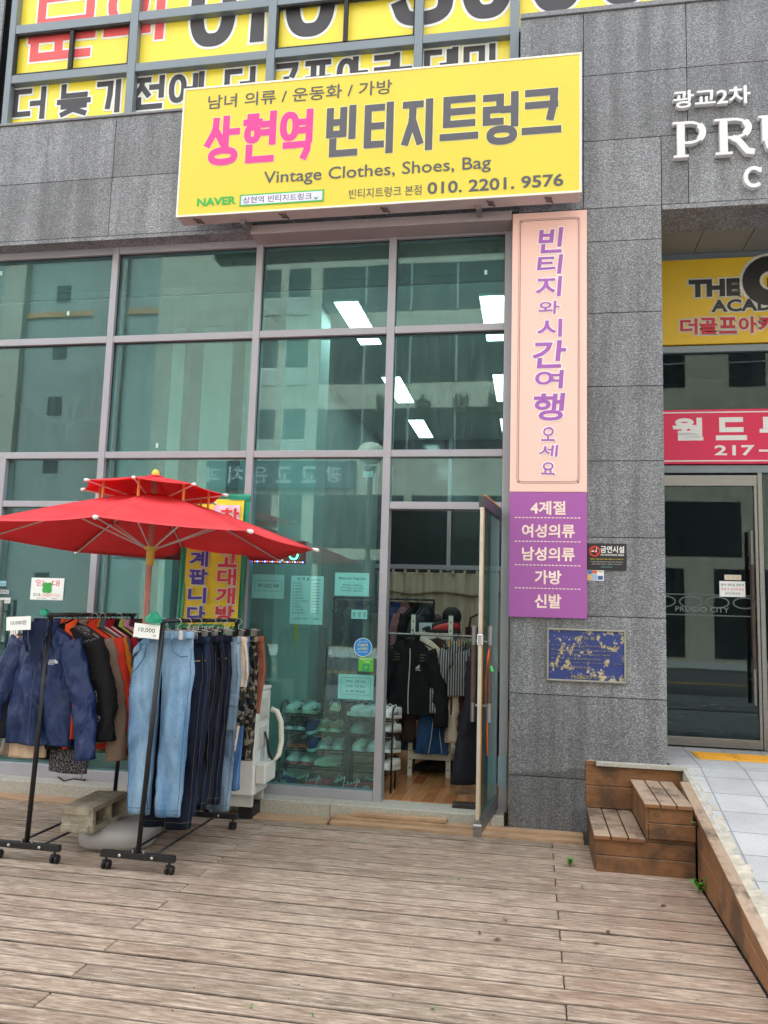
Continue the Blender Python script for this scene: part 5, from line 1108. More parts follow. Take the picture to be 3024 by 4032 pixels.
# ---- the jacket rack, front to back
JX = -3.045; JR = 1.515
NAVY = nylon('royal_blue_nylon', '172b55')
j = jacket('royal blue windbreaker with open stand collar, the front garment on the jacket rack', JX-.05, -1.655, JR, NAVY, .215, .765, .70, .085, 2, .062, zip_=M('navy_zip', '1a2a52', .6), amp=.046)
m = MB()
for r_ in (.022, .015, .008): m.stroke([(.135+r_*math.cos(R(a)), -.245+r_*math.sin(R(a))) for a in range(0, 91, 15)], .004, -.103, cap=0)
put_text(m, 'THE', (.095, .132, -.232, -.224), -.103, .02); put_text(m, 'NORTH', (.095, .132, -.243, -.235), -.103, .02); put_text(m, 'FACE', (.095, .132, -.254, -.246), -.103, .02); m.build('emblem', M('emblem_white', 'dfe3ea', .7), j, local=True)
m = MB()                                             # the open front: the dark lining shows down to mid chest
V_ = [(-.05, .012), (.045, .012), (.075, -.03), (.062, -.12), (.035, -.20), (.012, -.27), (-.004, -.27), (-.03, -.18), (-.062, -.08), (-.075, -.02)]
m.add([(a, -.098+.04*max(0, (b+.06)*4), b) for a, b in V_], [tuple(range(len(V_)))]); m.add([(a, -.096+.04*max(0, (b+.06)*4), b) for a, b in V_], [tuple(reversed(range(len(V_))))]); m.build('open_lining', fabric('navy_lining', '16233f', .2), j, local=True)
m = MB(); m.box(-.02, .02, -.066, -.064, -.045, -.012); m.build('neck_label', BLKP, j, local=True)
for s_ in (-1, 1):
    m = MB(); m.loft([[(s_*(.062-.02*t)+s_*w2, -.104-.022*math.sin(math.pi*t)-(.004 if w2 else 0), .01-.24*t*(1 if s_ > 0 else .8)) for w2 in (0, .018, .040*(1-.5*t), .018)] for t in [i/10 for i in range(11)]]); m.build('lapel', NAVY, j, smooth=True, local=True)
hanger(JX-.05, -1.655, JR, 'black hanger holding the royal blue windbreaker at the front')
rowj = [('black sweatshirt with orange mesh trim hanging just behind the blue windbreaker', 'black hanger of the sweatshirt with orange trim', '17171b', 'e8542a', .26, .80, .60, 0, -1.575),
        ('black printed hooded top with white lettering on its sleeve', 'black hanger of the printed hooded top', '141417', 'ef5a2c', .205, .88, .44, 1, -1.50),
        ('grey brown work shirt with a long taupe sleeve', 'black hanger of the taupe shirt', '8f7d70', None, .265, .78, .74, 0, -1.43),
        ('bright red long sleeved top between taupe and orange shirts', 'black hanger of the bright red top', 'd8402a', None, .25, .82, .68, 0, -1.37),
        ('mustard orange shirt with an open collar in the middle of the rack', 'black hanger of the mustard orange shirt', 'd8891c', None, .265, .80, .72, 0, -1.34),
        ('blue grey collared shirt behind the orange shirt', 'white hanger of the blue grey shirt', '5e6670', None, .255, .74, .68, 0, -1.26),
        ('dark red collared shirt behind the grey one', 'white hanger of the dark red shirt', 'a01c2c', None, .265, .80, .70, 0, -1.18),
        ('black long shirt behind the dark red one', 'black hanger of the black long shirt', '121216', None, .26, .86, .66, 0, -1.10),
        ('lime yellow green top, a sliver on the jacket rack', 'black hanger of the lime top', 'bfcf6a', None, .245, .72, .60, 0, -1.03),
        ('pale pink shirt towards the back of the rack', 'white hanger of the pale pink shirt', 'd7a0bd', None, .265, .76, .66, 0, -.96),
        ('dark plum shirt second from the back of the rack', 'black hanger of the plum shirt', '6b3c56', None, .26, .76, .66, 0, -.89),
        ('olive green jacket with a drawstring, last on the jacket rack', 'black hanger of the olive jacket', '4d5540', None, .25, .95, .66, 0, -.80)]
for i, (lb, hl, c, tr, ww, LL, ss, sh, yy) in enumerate(rowj):
    mt = fabric('cloth_'+c, c, .16, 260); dx = random.uniform(-.02, .02)
    jj = jacket(lb, JX+.01+dx+i*.009-(.05 if i == 1 else 0), yy, JR, mt, ww-.02, LL, ss, random.uniform(.03, .09), 10+i*1.7, .042, R(random.uniform(-7, 7)), 'shirt' if i else 'sweatshirt', True, None, None, bool(sh), 'hanging_shirt', 'clothes on the jacket rack', .02, fabric('mesh_'+tr, tr, .1) if tr else None, fabric('collar_orange', 'e8542a', .1) if i == 0 else None)
    if i == 1:
        m = MB(); put_text(m, 'BERLIN', (.205, .285, -.30, -.278), -.100, .02); put_text(m, 'OC', (.23, .28, -.345, -.31), -.102, .04); put_text(m, '#TEAM', (.22, .285, -.375, -.355), -.100, .02); m.build('print', M('print_white', 'e2d7dc', .7), jj, local=True)
    hanger(JX+.01+dx+i*.009, yy, JR, hl, 'white' in hl, R(random.uniform(-8, 8)))
# patterned black bandana print skirt hem hanging lower behind the windbreaker
pm = NT('white_paisley_on_black'); vo = pm.n('ShaderNodeTexVoronoi', feature='DISTANCE_TO_EDGE'); vo.inputs['Scale'].default_value = 62; pm.l(pm.coord(), vo.inputs['Vector'])
pm.bsdf(pm.ramp(vo.outputs['Distance'], [(.03, lin('8a8a90')), (.07, lin('101014'))]), .85)
jacket('black blouse with a small white ring pattern, its pointed hem hanging lowest', JX+.10, -1.54, JR, pm.m, .12, .95, .50, .03, 41, .04, R(4), 'blouse', False, name='hanging_blouse', grp='clothes on the jacket rack', amp=.03)
hanger(JX+.10, -1.54, JR, 'black hanger of the ring patterned blouse')
jacket('beige knit top peeping out below the windbreaker at the left', JX-.15, -1.61, JR, fabric('beige_knit', 'c9b29a', .12), .12, .86, .55, .03, 47, .035, R(2), 'top', False, name='hanging_shirt', grp='clothes on the jacket rack')
hanger(JX-.10, -1.61, JR, 'black hanger of the beige knit top')

# ---- the trouser rack
TX = -2.345; TR_ = 1.502
LB = denim('light_blue_denim', '4a7198', '97b6cf'); DN = denim('dark_navy_denim', '0f1522', '1b2538'); MN = denim('mid_navy_denim', '141e33', '24344f'); BL = denim('washed_grey_denim', '4d6680', '93a9bb')
trousers('pale blue jeans hanging front on the jeans rack with the left hip drooping', -2.283, -1.655, TR_, LB, .195, 1.12, .115, .082, .012, 3, R(-3), .13, dep=.040, clip=.062, thread='3d5a7c')
clip_hanger(-2.283, -1.655, TR_, 'steel clip hanger holding the pale blue jeans', .17)
rowt = [('black blue jeans hanging left behind the pale blue pair', TX-.10, -1.64, DN, .20, 1.10, .105, 'jeans'), ('dark navy jeans directly behind the pale blue pair', TX+.02, -1.60, DN, .19, 1.18, .10, 'jeans'),
        ('dark indigo jeans with a turned down waist corner', TX+.01, -1.50, MN, .20, 1.12, .10, 'jeans'), ('black slim trousers, fourth from the front of the jeans rack', TX+.02, -1.43, fabric('black_cotton', '15161b', .15), .19, 1.06, .09, 'trousers'),
        ('very dark indigo jeans with a copper rivet', TX+.0, -1.36, DN, .20, 1.10, .105, 'jeans'), ('navy cotton trousers in the middle of the jeans rack', TX+.02, -1.29, fabric('navy_cotton', '131a29', .15), .20, 1.08, .10, 'trousers'),
        ('ink blue jeans with a bright front pocket seam', TX+.015, -1.21, DN, .215, 1.10, .11, 'jeans'), ('washed blue cargo jeans with a flap pocket on the thigh', TX+.03, -1.10, BL, .215, 1.16, .115, 'jeans'),
        ('cream cotton trousers beside the camouflage pair', TX+.045, -1.01, fabric('cream_cotton', 'd6c4ae', .07), .215, .78, .10, 'trousers'), ('bright blue jeans behind the cream trousers', TX+.05, -.95, denim('bright_denim', '34598c', '5f89b8'), .20, 1.05, .105, 'jeans'),
        ('black and khaki camouflage trousers near the back of the jeans rack', TX+.075, -.87, m_camo(), .215, .86, .13, 'trousers'), ('rust brown corduroy shorts at the back end of the jeans rack', TX+.095, -.78, fabric('rust_cotton', '8a5340', .12), .215, .55, .12, 'shorts')]
for i, (lb, x, y, mt, ww, LL, hm, ct) in enumerate(rowt):
    x = -2.262+(y+1.72)*.095+(x-TX)*.6; y = max(y, -1.565+i*.012); ww -= .015; hm *= .85
    thr = {'jeans': 'a58a5c'}.get(ct, '3a3633')
    if 'cream' in lb: thr = 'b9a68e'
    t = trousers(lb, x, y, TR_, mt, ww, LL, .11, hm, -.01, 5+i*2.3, R(random.uniform(-5, 5)), 0, ct, 'hanging_'+ct, 'trousers on the jeans rack', .036, .095+.012*(i > 6), None, True, thr)
    if 'cargo' in lb:
        m = MB(); m.box(.10, .225, -.075, -.04, -.62, -.40); m.box(.095, .23, -.082, -.06, -.46, -.38); m.build('cargo_pocket', BL, t, local=True, bev=.008)
    if 'camouflage' in lb:
        m = MB(); m.box(.10, .23, -.072, -.04, -.60, -.34); m.box(.095, .235, -.08, -.06, -.42, -.34); m.build('cargo_pocket', m_camo(), t, local=True, bev=.008)
    clip_hanger(x, y, TR_, f"{'steel' if i % 2 else 'black'} clip hanger of the {lb.split(' hanging')[0].split(' directly')[0].split(' with')[0].split(', fourth')[0].split(' in the')[0].split(' beside')[0].split(' behind')[0].split(' near')[0].split(' at the')[0]}", .16, bool(i % 2), .10)

# ================================================================ outdoor air conditioner
AC = thing('air_conditioner', 'white outdoor air conditioner unit standing behind the trousers by the shop window', 'air conditioner', (-2.45, -.25, .12))
ACM = M('ac_white', 'd9d8d3', .45, 0, .05, 3)
m = MB(); m.box(-2.90, -2.065, -.44, -.10, .185, .955); m.box(-2.905, -2.06, -.445, -.095, .956, .985); b = m.build('case', ACM, AC, bev=.012)
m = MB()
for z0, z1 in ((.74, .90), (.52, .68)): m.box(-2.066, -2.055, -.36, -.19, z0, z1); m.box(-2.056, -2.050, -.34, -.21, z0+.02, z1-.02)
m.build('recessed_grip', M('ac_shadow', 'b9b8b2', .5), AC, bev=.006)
m = MB(); m.box(-2.064, -1.985, -.40, -.14, .27, .42); m.build('valve_cover', ACM, AC, bev=.012)
m = MB(); m.box(-2.063, -2.058, -.30, -.22, .43, .55); m.build('rating_label', M('label_blue_grey', 'b4c3cc', .5), AC)
m = MB(); m.tube([(-2.05, -.13, .80), (-2.0, -.12, .78), (-1.965, -.12, .70), (-1.955, -.12, .55), (-1.965, -.14, .45), (-1.99, -.20, .42)], .021, 12); m.build('insulated_pipe', M('pipe_wrap', 'ddd9cc', .7, 0, .06, 30, bump=.4), AC, smooth=True)
m = MB()
for k in (0, 1): m.tube([(-2.05, -.25-.02*k, .64), (-2.025, -.26-.02*k, .58), (-2.01, -.25-.03*k, .48), (-1.99, -.22-.02*k, .43), (-1.98, -.18, .45)], .006, 8)
m.build('cable', BLKP, AC, smooth=True)
m = MB(); m.box(-2.20, -2.09, -.36, -.12, .0, .10); m.box(-2.86, -2.75, -.42, -.12, .0, .10); m.build('rubber_foot', BLKP, AC, bev=.006)
m = MB(); m.box(-2.88, -2.08, -.41, -.37, .10, .184); m.box(-2.88, -2.08, -.17, -.13, .10, .184); m.build('stand_rail', M('ac_rail', 'c9c7c0', .5, .2), AC)
for k in range(9): pass
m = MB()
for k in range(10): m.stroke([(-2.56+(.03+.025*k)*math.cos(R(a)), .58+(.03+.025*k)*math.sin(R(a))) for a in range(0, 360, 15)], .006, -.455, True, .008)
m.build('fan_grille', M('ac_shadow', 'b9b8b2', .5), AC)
# loose cable on the deck
rr = random.Random(2); a0 = gd(zr(255, 1138), .02); pts = [gd(zr(x, y), .118 if y < 1105 else .02) for x, y in ((255, 1137), (300, 1118), (380, 1098), (440, 1085), (500, 1095), (510, 1108), (470, 1120), (400, 1122), (330, 1128))]
tag(MB().tube([Vector((p_.x, p_.y, max(p_.z, .125))) for p_ in pts], .006, 6).build('loose_cable', BLKP, smooth=True), 'loose black cable curled on the sill behind the jacket rack', 'cable')
# ================================================================ timber steps and retaining wall
ST = thing('timber_steps', 'brown stained timber block of two steps from the deck up to the raised pavement', 'steps', (.7, -.55, 0))
def planks_y(x0, x1, n, y0, y1, z, nm):          # tread boards running front to back
    m = MB(); w_ = (x1-x0)/n
    for i in range(n): m.box(x0+i*w_+.003, x0+(i+1)*w_-.003, y0, y1, z-.028, z)
    return m.build(nm, STEP, ST, bev=.006)
planks_y(.392, .715, 3, -.945, -.185, .225, 'lower_tread'); planks_y(.700, 1.0, 3, -.965, -.185, .445, 'upper_tread')
m = MB(); m.box(.408, 1.013, -.925, -.90, .0, .098); m.box(.408, 1.013, -.925, -.90, .102, .196); m.box(.722, 1.013, -.925, -.90, .2, .224); m.box(.722, 1.013, -.945, -.902, .226, .322); m.box(.722, 1.0, -.945, -.902, .326, .416); m.build('front_board', STEP, ST, bev=.004)
m = MB(); m.box(.400, .420, -.899, -.19, .0, .098); m.box(.400, .420, -.899, -.19, .102, .196); m.build('side_board', STEP, ST, bev=.004)
m = MB(); m.box(.714, .734, -.945, -.19, .226, .416); m.build('inner_riser', STEP, ST, bev=.004)
m = MB(); m.box(.39, 1.06, -.182, -.164, .226, .38); m.box(.39, 1.06, -.182, -.164, .384, .525); m.box(.39, .46, -.186, -.14, .526, .558); m.build('back_board', STEP, ST, bev=.004)
tag(MB().box(.462, 1.085, -.215, -.163, .527, .558).build('edging_stone', SILL, bev=.004), kind='structure')
WL = thing('retaining_wall', 'low brown timber retaining wall with a plank cap sloping down along the deck', 'retaining wall', (1.03, -2, 0))
def slope_box(m, x0, x1, y0, y1, f0, f1): m.hexa([(x0, y0, f0(y0)), (x1, y0, f0(y0)), (x1, y1, f0(y1)), (x0, y1, f0(y1)), (x0, y0, f1(y0)), (x1, y0, f1(y0)), (x1, y1, f1(y1)), (x0, y1, f1(y1))])
z_ = lambda y: 0
mid = lambda y: ramp(y)*.5
for y0, y1 in ((-3.45, -2.2), (-2.197, -.97)):
    m = MB(); slope_box(m, 1.018, 1.05, y0, y1, z_, lambda y: mid(y)-.002); slope_box(m, 1.016, 1.05, y0, y1, lambda y: mid(y)+.002, lambda y: ramp(y)-.026); m.build('board', STEP, WL, bev=.003)
m = MB()
for y0, y1 in ((-3.45, -1.9), (-1.897, -.45)): slope_box(m, 1.002, 1.072, y0, y1, lambda y: ramp(y)-.025, lambda y: ramp(y)+.004)
m.build('cap', STEP, WL, bev=.006)
# weeds
LEAF = [M('weed_leaf', '5aa636', .6, 0, .25, 40), M('weed_leaf_dark', '36701f', .6, 0, .25, 40)]
def weed(x, y, z, n, r_, label, seed, up=.6):
    rr = random.Random(seed); m = MB()
    for i in range(n):
        a = rr.uniform(0, 6.28); l_ = r_*rr.uniform(.6, 1.1); d_ = Vector((math.cos(a), math.sin(a), 0)); s_ = Vector((-d_.y, d_.x, 0)); h = l_*up*rr.uniform(.5, 1.5); b = Vector((x, y, z+rr.uniform(0, r_*.5)))
        w_ = l_*.28; p1 = b+d_*l_*.45+Vector((0, 0, h*.8)); p2 = b+d_*l_+Vector((0, 0, h*.7)); k = i % 2
        m.add([b, p1+s_*w_, p2, p1-s_*w_, p1+Vector((0, 0, -.12*l_))], [(0, 4, 1), (1, 4, 2), (0, 3, 4), (4, 3, 2)], k)
        m.tube([b+Vector((0, 0, -.01)), b, b+d_*l_*.3+Vector((0, 0, h*.55))], .0012, 4, k)
    return tag(m.build('weed', LEAF), label, 'weed')
p_ = gd(zs3(600, 828), 0); weed(p_.x, p_.y, 0, 14, .038, 'small bright green weed growing between deck boards left of the steps', 1, 1.1)
p_ = gd(zs3(1310, 975), 0); weed(p_.x-.02, p_.y, 0, 12, .056, 'broad leaved green weed at the foot of the timber wall', 2, 1.2)
weed(1.0, -1.0, ramp(-1.0)-.07, 22, .035, 'dry brownish tuft growing from the corner of step and wall', 3, .2).data.materials[0] = M('dry_moss', '7d7a3f', .9, 0, .3, 50)
for n, (q, lb) in enumerate(((zs3(668, 943), 'tiny green sprout on the deck in front of the steps'), (crop(0, 3200, 1.1453)(862, 672), 'tiny clover sprout on the near deck, leftmost of two close together'), (crop(0, 3200, 1.1453)(1075, 700), 'tiny clover sprout nearest the lower edge of the photo'), (crop(0, 3200, 1.1453)(1487, 677), 'tiny sprout on the near deck, alone at the right'), (zs3(10, 900), 'tiny green speck of a weed before the open glass door'))):
    p_ = gd(q, 0); weed(p_.x, p_.y, 0, 6, .014, lb, 20+n, .5)
# dry leaves lying on the deck
for n, (c, x, y_) in enumerate(((zs3, 215, 1222), (zs3, 120, 1185), (zs3, 740, 1240), (zs3, 805, 1180), (zs3, 1100, 1040), (zs3, 255, 1115))):
    p_ = gd(c(x, y_), .006); m = MB(); a = n*1.7; d_ = Vector((math.cos(a), math.sin(a), 0))*.022; s_ = Vector((-d_.y, d_.x, 0))*.4
    m.add([p_-d_, p_+s_+Vector((0, 0, .008)), p_+d_+Vector((0, 0, .004)), p_-s_], [(0, 3, 2, 1)]); m.add([v+Vector((0, 0, .0012)) for v in (p_-d_, p_+s_+Vector((0, 0, .008)), p_+d_+Vector((0, 0, .004)), p_-s_)], [(0, 1, 2, 3)])
    tag(m.build('dry_leaf', M('dry_leaf', '5a4634', .9, 0, .3, 60)), 'small dry brown leaf scrap lying on the deck boards', 'leaf', 'dry leaf scraps on the deck')

# ================================================================ the open glass door
DR = MB(); hx, hy, fx, fy_ = -.268, -.03, -.355, -.83        # hinge and free edge
def D(u, off=0): 
    d_ = Vector((fx-hx, fy_-hy)); L_ = d_.length; n_ = Vector((-d_.y, d_.x))/L_; return hx+d_.x*u+n_.x*off, hy+d_.y*u+n_.y*off
def dbox(m, u0, u1, o0, o1, z0, z1, mi=0):
    a, b, c, e = D(u0, o0), D(u1, o0), D(u1, o1), D(u0, o1); m.hexa([(*a, z0), (*b, z0), (*c, z0), (*e, z0), (*a, z1), (*b, z1), (*c, z1), (*e, z1)], mi)
m = MB(); dbox(m, 0, 1, -.022, .022, .132, .235); door = m.build('glass_door', STEEL, B, bev=.004)
m = MB(); dbox(m, 0, 1, -.022, .022, 2.345, 2.425); m.build('top_rail', M('dark_door_rail', '4a4d50', .4, .6, .1), door, bev=.003)
m = MB(); dbox(m, .003, .985, -.005, .005, .236, 2.344); m.build('pane', GLASSD, door)
m = MB(); dbox(m, .986, 1.0, -.012, .012, .236, 2.344); m.build('edge_trim', M('steel_edge', 'c9c4ba', .35, .7, .1), door, bev=.002)
m = MB(); dbox(m, .945, .985, -.007, .0135, .25, 2.36); dbox(m, .05, .98, .010, .024, 2.426, 2.434); m.build('amber_edge', M('amber_seal', 'c98a1e', .5, 0, .15, 6), door)
WG = M('worn_brown_grip', '4a3a33', .6, 0, .35, 14)
for o in (-.055, .055):
    x, y = D(.90, o); m = MB(); z0, z1 = .865, 1.52
    m.tube([(x, y, z0), (x, y, z0+.13)], .0175, 14); m.tube([(x, y, z1-.13), (x, y, z1)], .0175, 14); m.tube([(x, y, z0+.13), (x, y, z1-.13)], .0178, 14, 1)
    for z in (z0+.11, z1-.11): xx, yy = D(.90, 0); m.tube([(x, y, z), (xx, yy, z)], .009, 8)
    m.build('handle', [STEEL, WG], door)
x, y = D(.955, 0); m = MB(); dbox(m, .93, 1.002, -.02, .02, 1.385, 1.465); m.build('lock_case', M('chrome', 'd0cecb', .2, .9), door, bev=.006)
m = MB(); a = D(.985, .03); b = D(.985, -.03); m.tube([(*a, .19), (*b, .19)], .02, 14); dbox(m, .97, 1.006, -.028, .028, .125, .20); m.build('pivot_shoe', STEEL, door, bev=.004)
m = MB(); dbox(m, .90, .962, .0055, .0062, .80, 1.02); dbox(m, .93, .962, .0055, .0062, 1.60, 1.70); m.build('glass_tape', M('pale_blue_tape', 'a9cfd4', .6, 0, .1, 20), door)
# bright strap, mirror strips by the door
t = thing('orange_strap', 'bright orange and blue strap tied to the inner door handle', 'strap', (-.36, -.70, .7)); m = MB(); x, y = D(.86, .04); x2, y2 = D(.90, .058)
m.tube([(x2-.0, y2, 1.40), (x2-.012, y2-.01, 1.32), (x-.012, y, 1.12), (x-.004, y, .9), (x+.004, y, .64)], [.012, .016, .013, .012, .009], 8, 0, True, .5); m.build('strap', M('neon_orange', 'f4622a', .6), t, smooth=True)
m = MB(); m.tube([(x2-.004, y2, 1.36), (x2-.01, y2, 1.28), (x-.006, y, 1.22)], .010, 8); m.build('blue_end', M('strap_blue', '27348a', .6), t); m = MB(); m.tube([(x2-.008, y2, 1.27), (x2+.02, y2-.012, 1.21)], .011, 8); m.build('green_end', M('strap_green', '39c25a', .6), t)
tag(MB().box(-.255, -.19, -.012, -.001, .30, .52).build('taped_patch', M('grey_blue_tape', '8fa6b4', .6, 0, .08, 10)), 'grey blue tape patch at the foot of the post beside the door', 'tape')
tag(MB().box(-.60, -.42, -.02, .06, GZ, .150).build('floor_spring_cover', M('worn_dark_metal', '3a3633', .5, .5, .4, 30), bev=.004), 'worn dark metal floor spring cover at the door threshold', 'door hardware')

# ================================================================ shoes
def shoe(label, x, y, z, rz, upper, sole, lace=None, stripe=None, L=.275, group=None, pitch=0, high=0):
    t = thing('shoe', label, 'shoe', (x, y, z), group); t.rotation_euler = (R(pitch), 0, R(rz))
    def w_(u): return .032+.016*math.sin(math.pi*min(1, u*1.15)**.9) if u < .85 else .044*math.sqrt(max(0, 1-((u-.85)/.16)**2))+.004
    def outline(u): return .033+.014*math.sin(math.pi*(u**1.3))+(.006 if u > .55 else 0)
    N_ = 16; us = [i/N_ for i in range(N_+1)]; sm = MB(); rings = []
    def hw(u):
        e = 1.0
        if u < .10: e = math.sqrt(max(.05, 1-((.10-u)/.105)**2))
        if u > .80: e = math.sqrt(max(.02, 1-((u-.80)/.203)**2))
        return (.034+.013*math.sin(math.pi*min(1, u**1.4*1.05)))*e
    for dz, g in ((0, .93), (.006, 1.0), (.022, 1.02), (.028, .98)):
        left = [(-hw(u)*g, -L*(u-.5), dz+.010*max(0, u-.75)*4*(u > .75)) for u in us]; right = [(hw(u)*g, -L*(u-.5), dz+.010*max(0, u-.75)*4*(u > .75)) for u in reversed(us)]
        rings.append(left+right)
    sm.loft(rings); sm.build('sole', sole, t, smooth=False, local=True)
    m = MB(); rings = []
    def top(u): return .028+(.072+high if u < .30 else (.072+high)*(1-((u-.30)/.70)**.8)+.036*((u-.30)/.7)**.5*(1-((u-.3)/.7)**6) if u < 1 else .012)
    for u in us:
        h = max(.034, top(u)); wv = hw(u)*.96; ring = []
        for j in range(13):
            a = math.pi*j/12; ring.append((wv*math.copysign(abs(math.cos(a))**.7, math.cos(a)), -L*(u-.5), .026+(h-.026)*math.sin(a)**.6))
        rings.append(ring)
    m.loft(rings, caps=True); m.build('upper', upper, t, smooth=True, local=True)
    m = MB(); m.loft([[(.024*math.cos(2*math.pi*j/14)*s_, L*.29+.050*math.sin(2*math.pi*j/14)*s_, .1025+high+dz) for j in range(14)] for s_, dz in ((1.12, -.006), (.95, .003), (.70, -.004))]); m.build('collar', M('shoe_lining', '2a2b2d', .9), t, local=True, smooth=True)
    if lace is not None:
        m = MB()
        for k in range(5):
            u = .43+k*.075; m.tube([(-.022+.001*k, -L*(u-.5), top(u)-.004), (0, -L*(u-.5)-.006, top(u)+.007), (.022-.001*k, -L*(u-.5), top(u)-.004)], .0042, 5)
        m.tube([(0, -L*(-.08), .10), (.03, -L*(-.05), .115), (.045, -L*.02, .09), (.05, -L*.08, .05)], .003, 5); m.tube([(0, -L*(-.08), .10), (-.03, -L*(-.04), .118), (-.045, -L*.02, .085)], .003, 5)
        m.build('lace', lace, t, local=True)
    if stripe is not None:
        m = MB()
        for s_ in (-1, 1):
            for k in range(3):
                u = .42+k*.085; x0 = s_*(hw(u)*.96+.0015); m.bar((x0, -L*(u-.5), .032), (s_*hw(u)*.74+s_*.002, -L*(u-.56), top(u)*.80), .004, .013, up=(0, 1, 0))
        m.build('stripe', stripe, t, local=True)
    return t
LW_ = M('white_lace', 'd9dedb', .8); WL_ = M('white_leather', 'd7dcd8', .5, 0, .05, 20); BKS = M('black_suede', '1a1b1d', .8, 0, .2, 20); CRS = M('cream_sole', 'cdd2b8', .6); WSO = M('white_sole', 'd5dcdc', .6)
NVS = M('navy_suede', '1d2f6b', .7, 0, .15, 20); RDS = M('red_mesh', 'b3262e', .6, 0, .3, 30); TAN = M('tan_pattern', '8d7a4c', .6, 0, .5, 50); ORS = M('orange_shoe', 'e05522', .5, 0, .1); GRS = M('grey_mesh', '9aa5a2', .7, 0, .25, 40); MRS = M('maroon_suede', '5b1f28', .8, 0, .15); MUL = M('multicolour_knit', 'b6b08a', .7, 0, .6, 60); CRM_ = M('cream_leather', 'c9cdb6', .6, 0, .06)
def shoe_rack(label, x0, x1, yf, yb, zs_, r_=.011):
    t = thing('shoe_rack', label, 'shoe rack', ((x0+x1)/2, yf, GZ))
    for x in (x0, x1):
        MB().tube([(x, yf, GZ), (x, yf, zs_[0]+.06), (x, yf+.03, zs_[0]+.10), (x, yb-.03, zs_[0]+.10), (x, yb, zs_[0]+.06), (x, yb, GZ)], r_, 10).build('side_hoop', BLACK, t, smooth=True)
    for z in zs_:
        m = MB()
        for k in range(4): yy = yf+(yb-yf)*k/3; m.tube([(x0, yy, z-.008+.010*k), (x1, yy, z-.008+.010*k)], .006, 8)
        m.build('shelf', BLACK, t)
SZ = (.702, .562, .420, .280)
shoe_rack('black metal shoe rack with rounded sides just inside the shop window', -2.095, -1.525, .30, .50, SZ); shoe_rack('second black shoe rack beside the door, half hidden by the mullion', -1.505, -1.135, .30, .50, SZ, .008)
sh = [(-2.005, 0, 14, WL_, CRS, 1, BKS, 'left shoe of the white pair with black stripes on the top shelf'), (-1.865, 0, 14, WL_, CRS, 1, BKS, 'right shoe of the white pair with black stripes on the top shelf'), (-1.655, 0, -12, MUL, BKS, 1, None, 'multicoloured sneaker alone on the top shelf'),
      (-2.035, 1, 0, BKS, WSO, 0, None, 'left shoe of the plain black pair with white soles'), (-1.935, 1, 0, BKS, WSO, 0, None, 'right shoe of the plain black pair with white soles'), (-1.82, 1, 170, NVS, WSO, 0, None, 'navy slip-on shoe turned heel out on the second shelf'), (-1.735, 1, 6, TAN, CRS, 1, None, 'left shoe of the tan and black patterned pair'), (-1.632, 1, 6, TAN, CRS, 1, None, 'right shoe of the tan and black patterned pair'),
      (-2.00, 2, 5, MRS, ORS, 0, None, 'maroon shoe with orange sole on the third shelf'), (-1.905, 2, 5, MRS, ORS, 1, None, 'maroon shoe with orange sole and laces beside its twin'), (-1.81, 2, 175, NVS, WSO, 0, None, 'navy shoe turned heel out on the third shelf'), (-1.715, 2, 12, GRS, WSO, 1, None, 'left grey running shoe on the third shelf'), (-1.605, 2, 0, GRS, WSO, 0, None, 'right grey running shoe on the third shelf'),
      (-1.975, 3, 22, WL_, RDS, 1, None, 'left white shoe with red lining on the lowest shelf'), (-1.855, 3, 16, WL_, RDS, 1, None, 'right white shoe with red lining on the lowest shelf'), (-1.70, 3, 40, CRM_, CRS, 0, None, 'cream shoe turned sideways on the lowest shelf'),
      (-1.445, 0, 38, WL_, WSO, 1, None, 'white sneaker below the opening hours notice, left of three'), (-1.345, 0, 32, WL_, WSO, 1, None, 'white sneaker below the opening hours notice, middle of three'), (-1.245, 0, 22, WL_, WSO, 1, None, 'white sneaker next to the mullion on the top shelf'),
      (-1.43, 1, 20, GRS, GRS, 0, None, 'pale grey shoe dimly seen on the second rack'), (-1.415, 2, 14, CRM_, WSO, 1, None, 'left white shoe on the third shelf of the second rack'), (-1.295, 2, 8, WL_, WSO, 1, None, 'right white shoe on the third shelf of the second rack'),
      (-1.165, 0, 22, WL_, WSO, 1, NVS, 'white sneaker with dark lines beside the door frame'), (-1.165, 1, 22, WL_, BKS, 1, None, 'white shoe with black edge seen in the doorway, second shelf'), (-1.165, 2, 22, GRS, WSO, 1, None, 'grey white shoe seen in the doorway, third shelf'), (-1.165, 3, 22, WL_, WSO, 0, None, 'plain white shoe seen in the doorway, lowest shelf')]
for x, lv, rz, u_, s_, la, stp, lb in sh: shoe(lb, x, .40, SZ[lv]+.006, rz*-1 if abs(rz) < 100 else rz, u_, s_, LW_ if la else None, stp, group=None, pitch=-5)
for x, y, rz, u_, s_, lb in ((-2.03, .33, 62, NVS, WSO, 'blue shoe with white stripes lying on the floor by the window'), (-1.735, .22, -70, RDS, WSO, 'left red and black running shoe on the floor by the glass'), (-1.40, .20, -70, RDS, WSO, 'right red and black running shoe on the floor by the glass'), (-1.55, .27, -30, BKS, WSO, 'black striped shoe on the floor between the red ones'), (-1.31, .27, -20, GRS, WSO, 'grey shoe with thick laces on the floor by the mullion'), (-1.86, .30, -50, BKS, BKS, 'black shoe on the floor under the rack')):
    shoe(lb, x, y, GZ+.002, rz, u_, s_, LW_, WSO if 'stripe' in lb else (BKS if u_ is RDS else None))

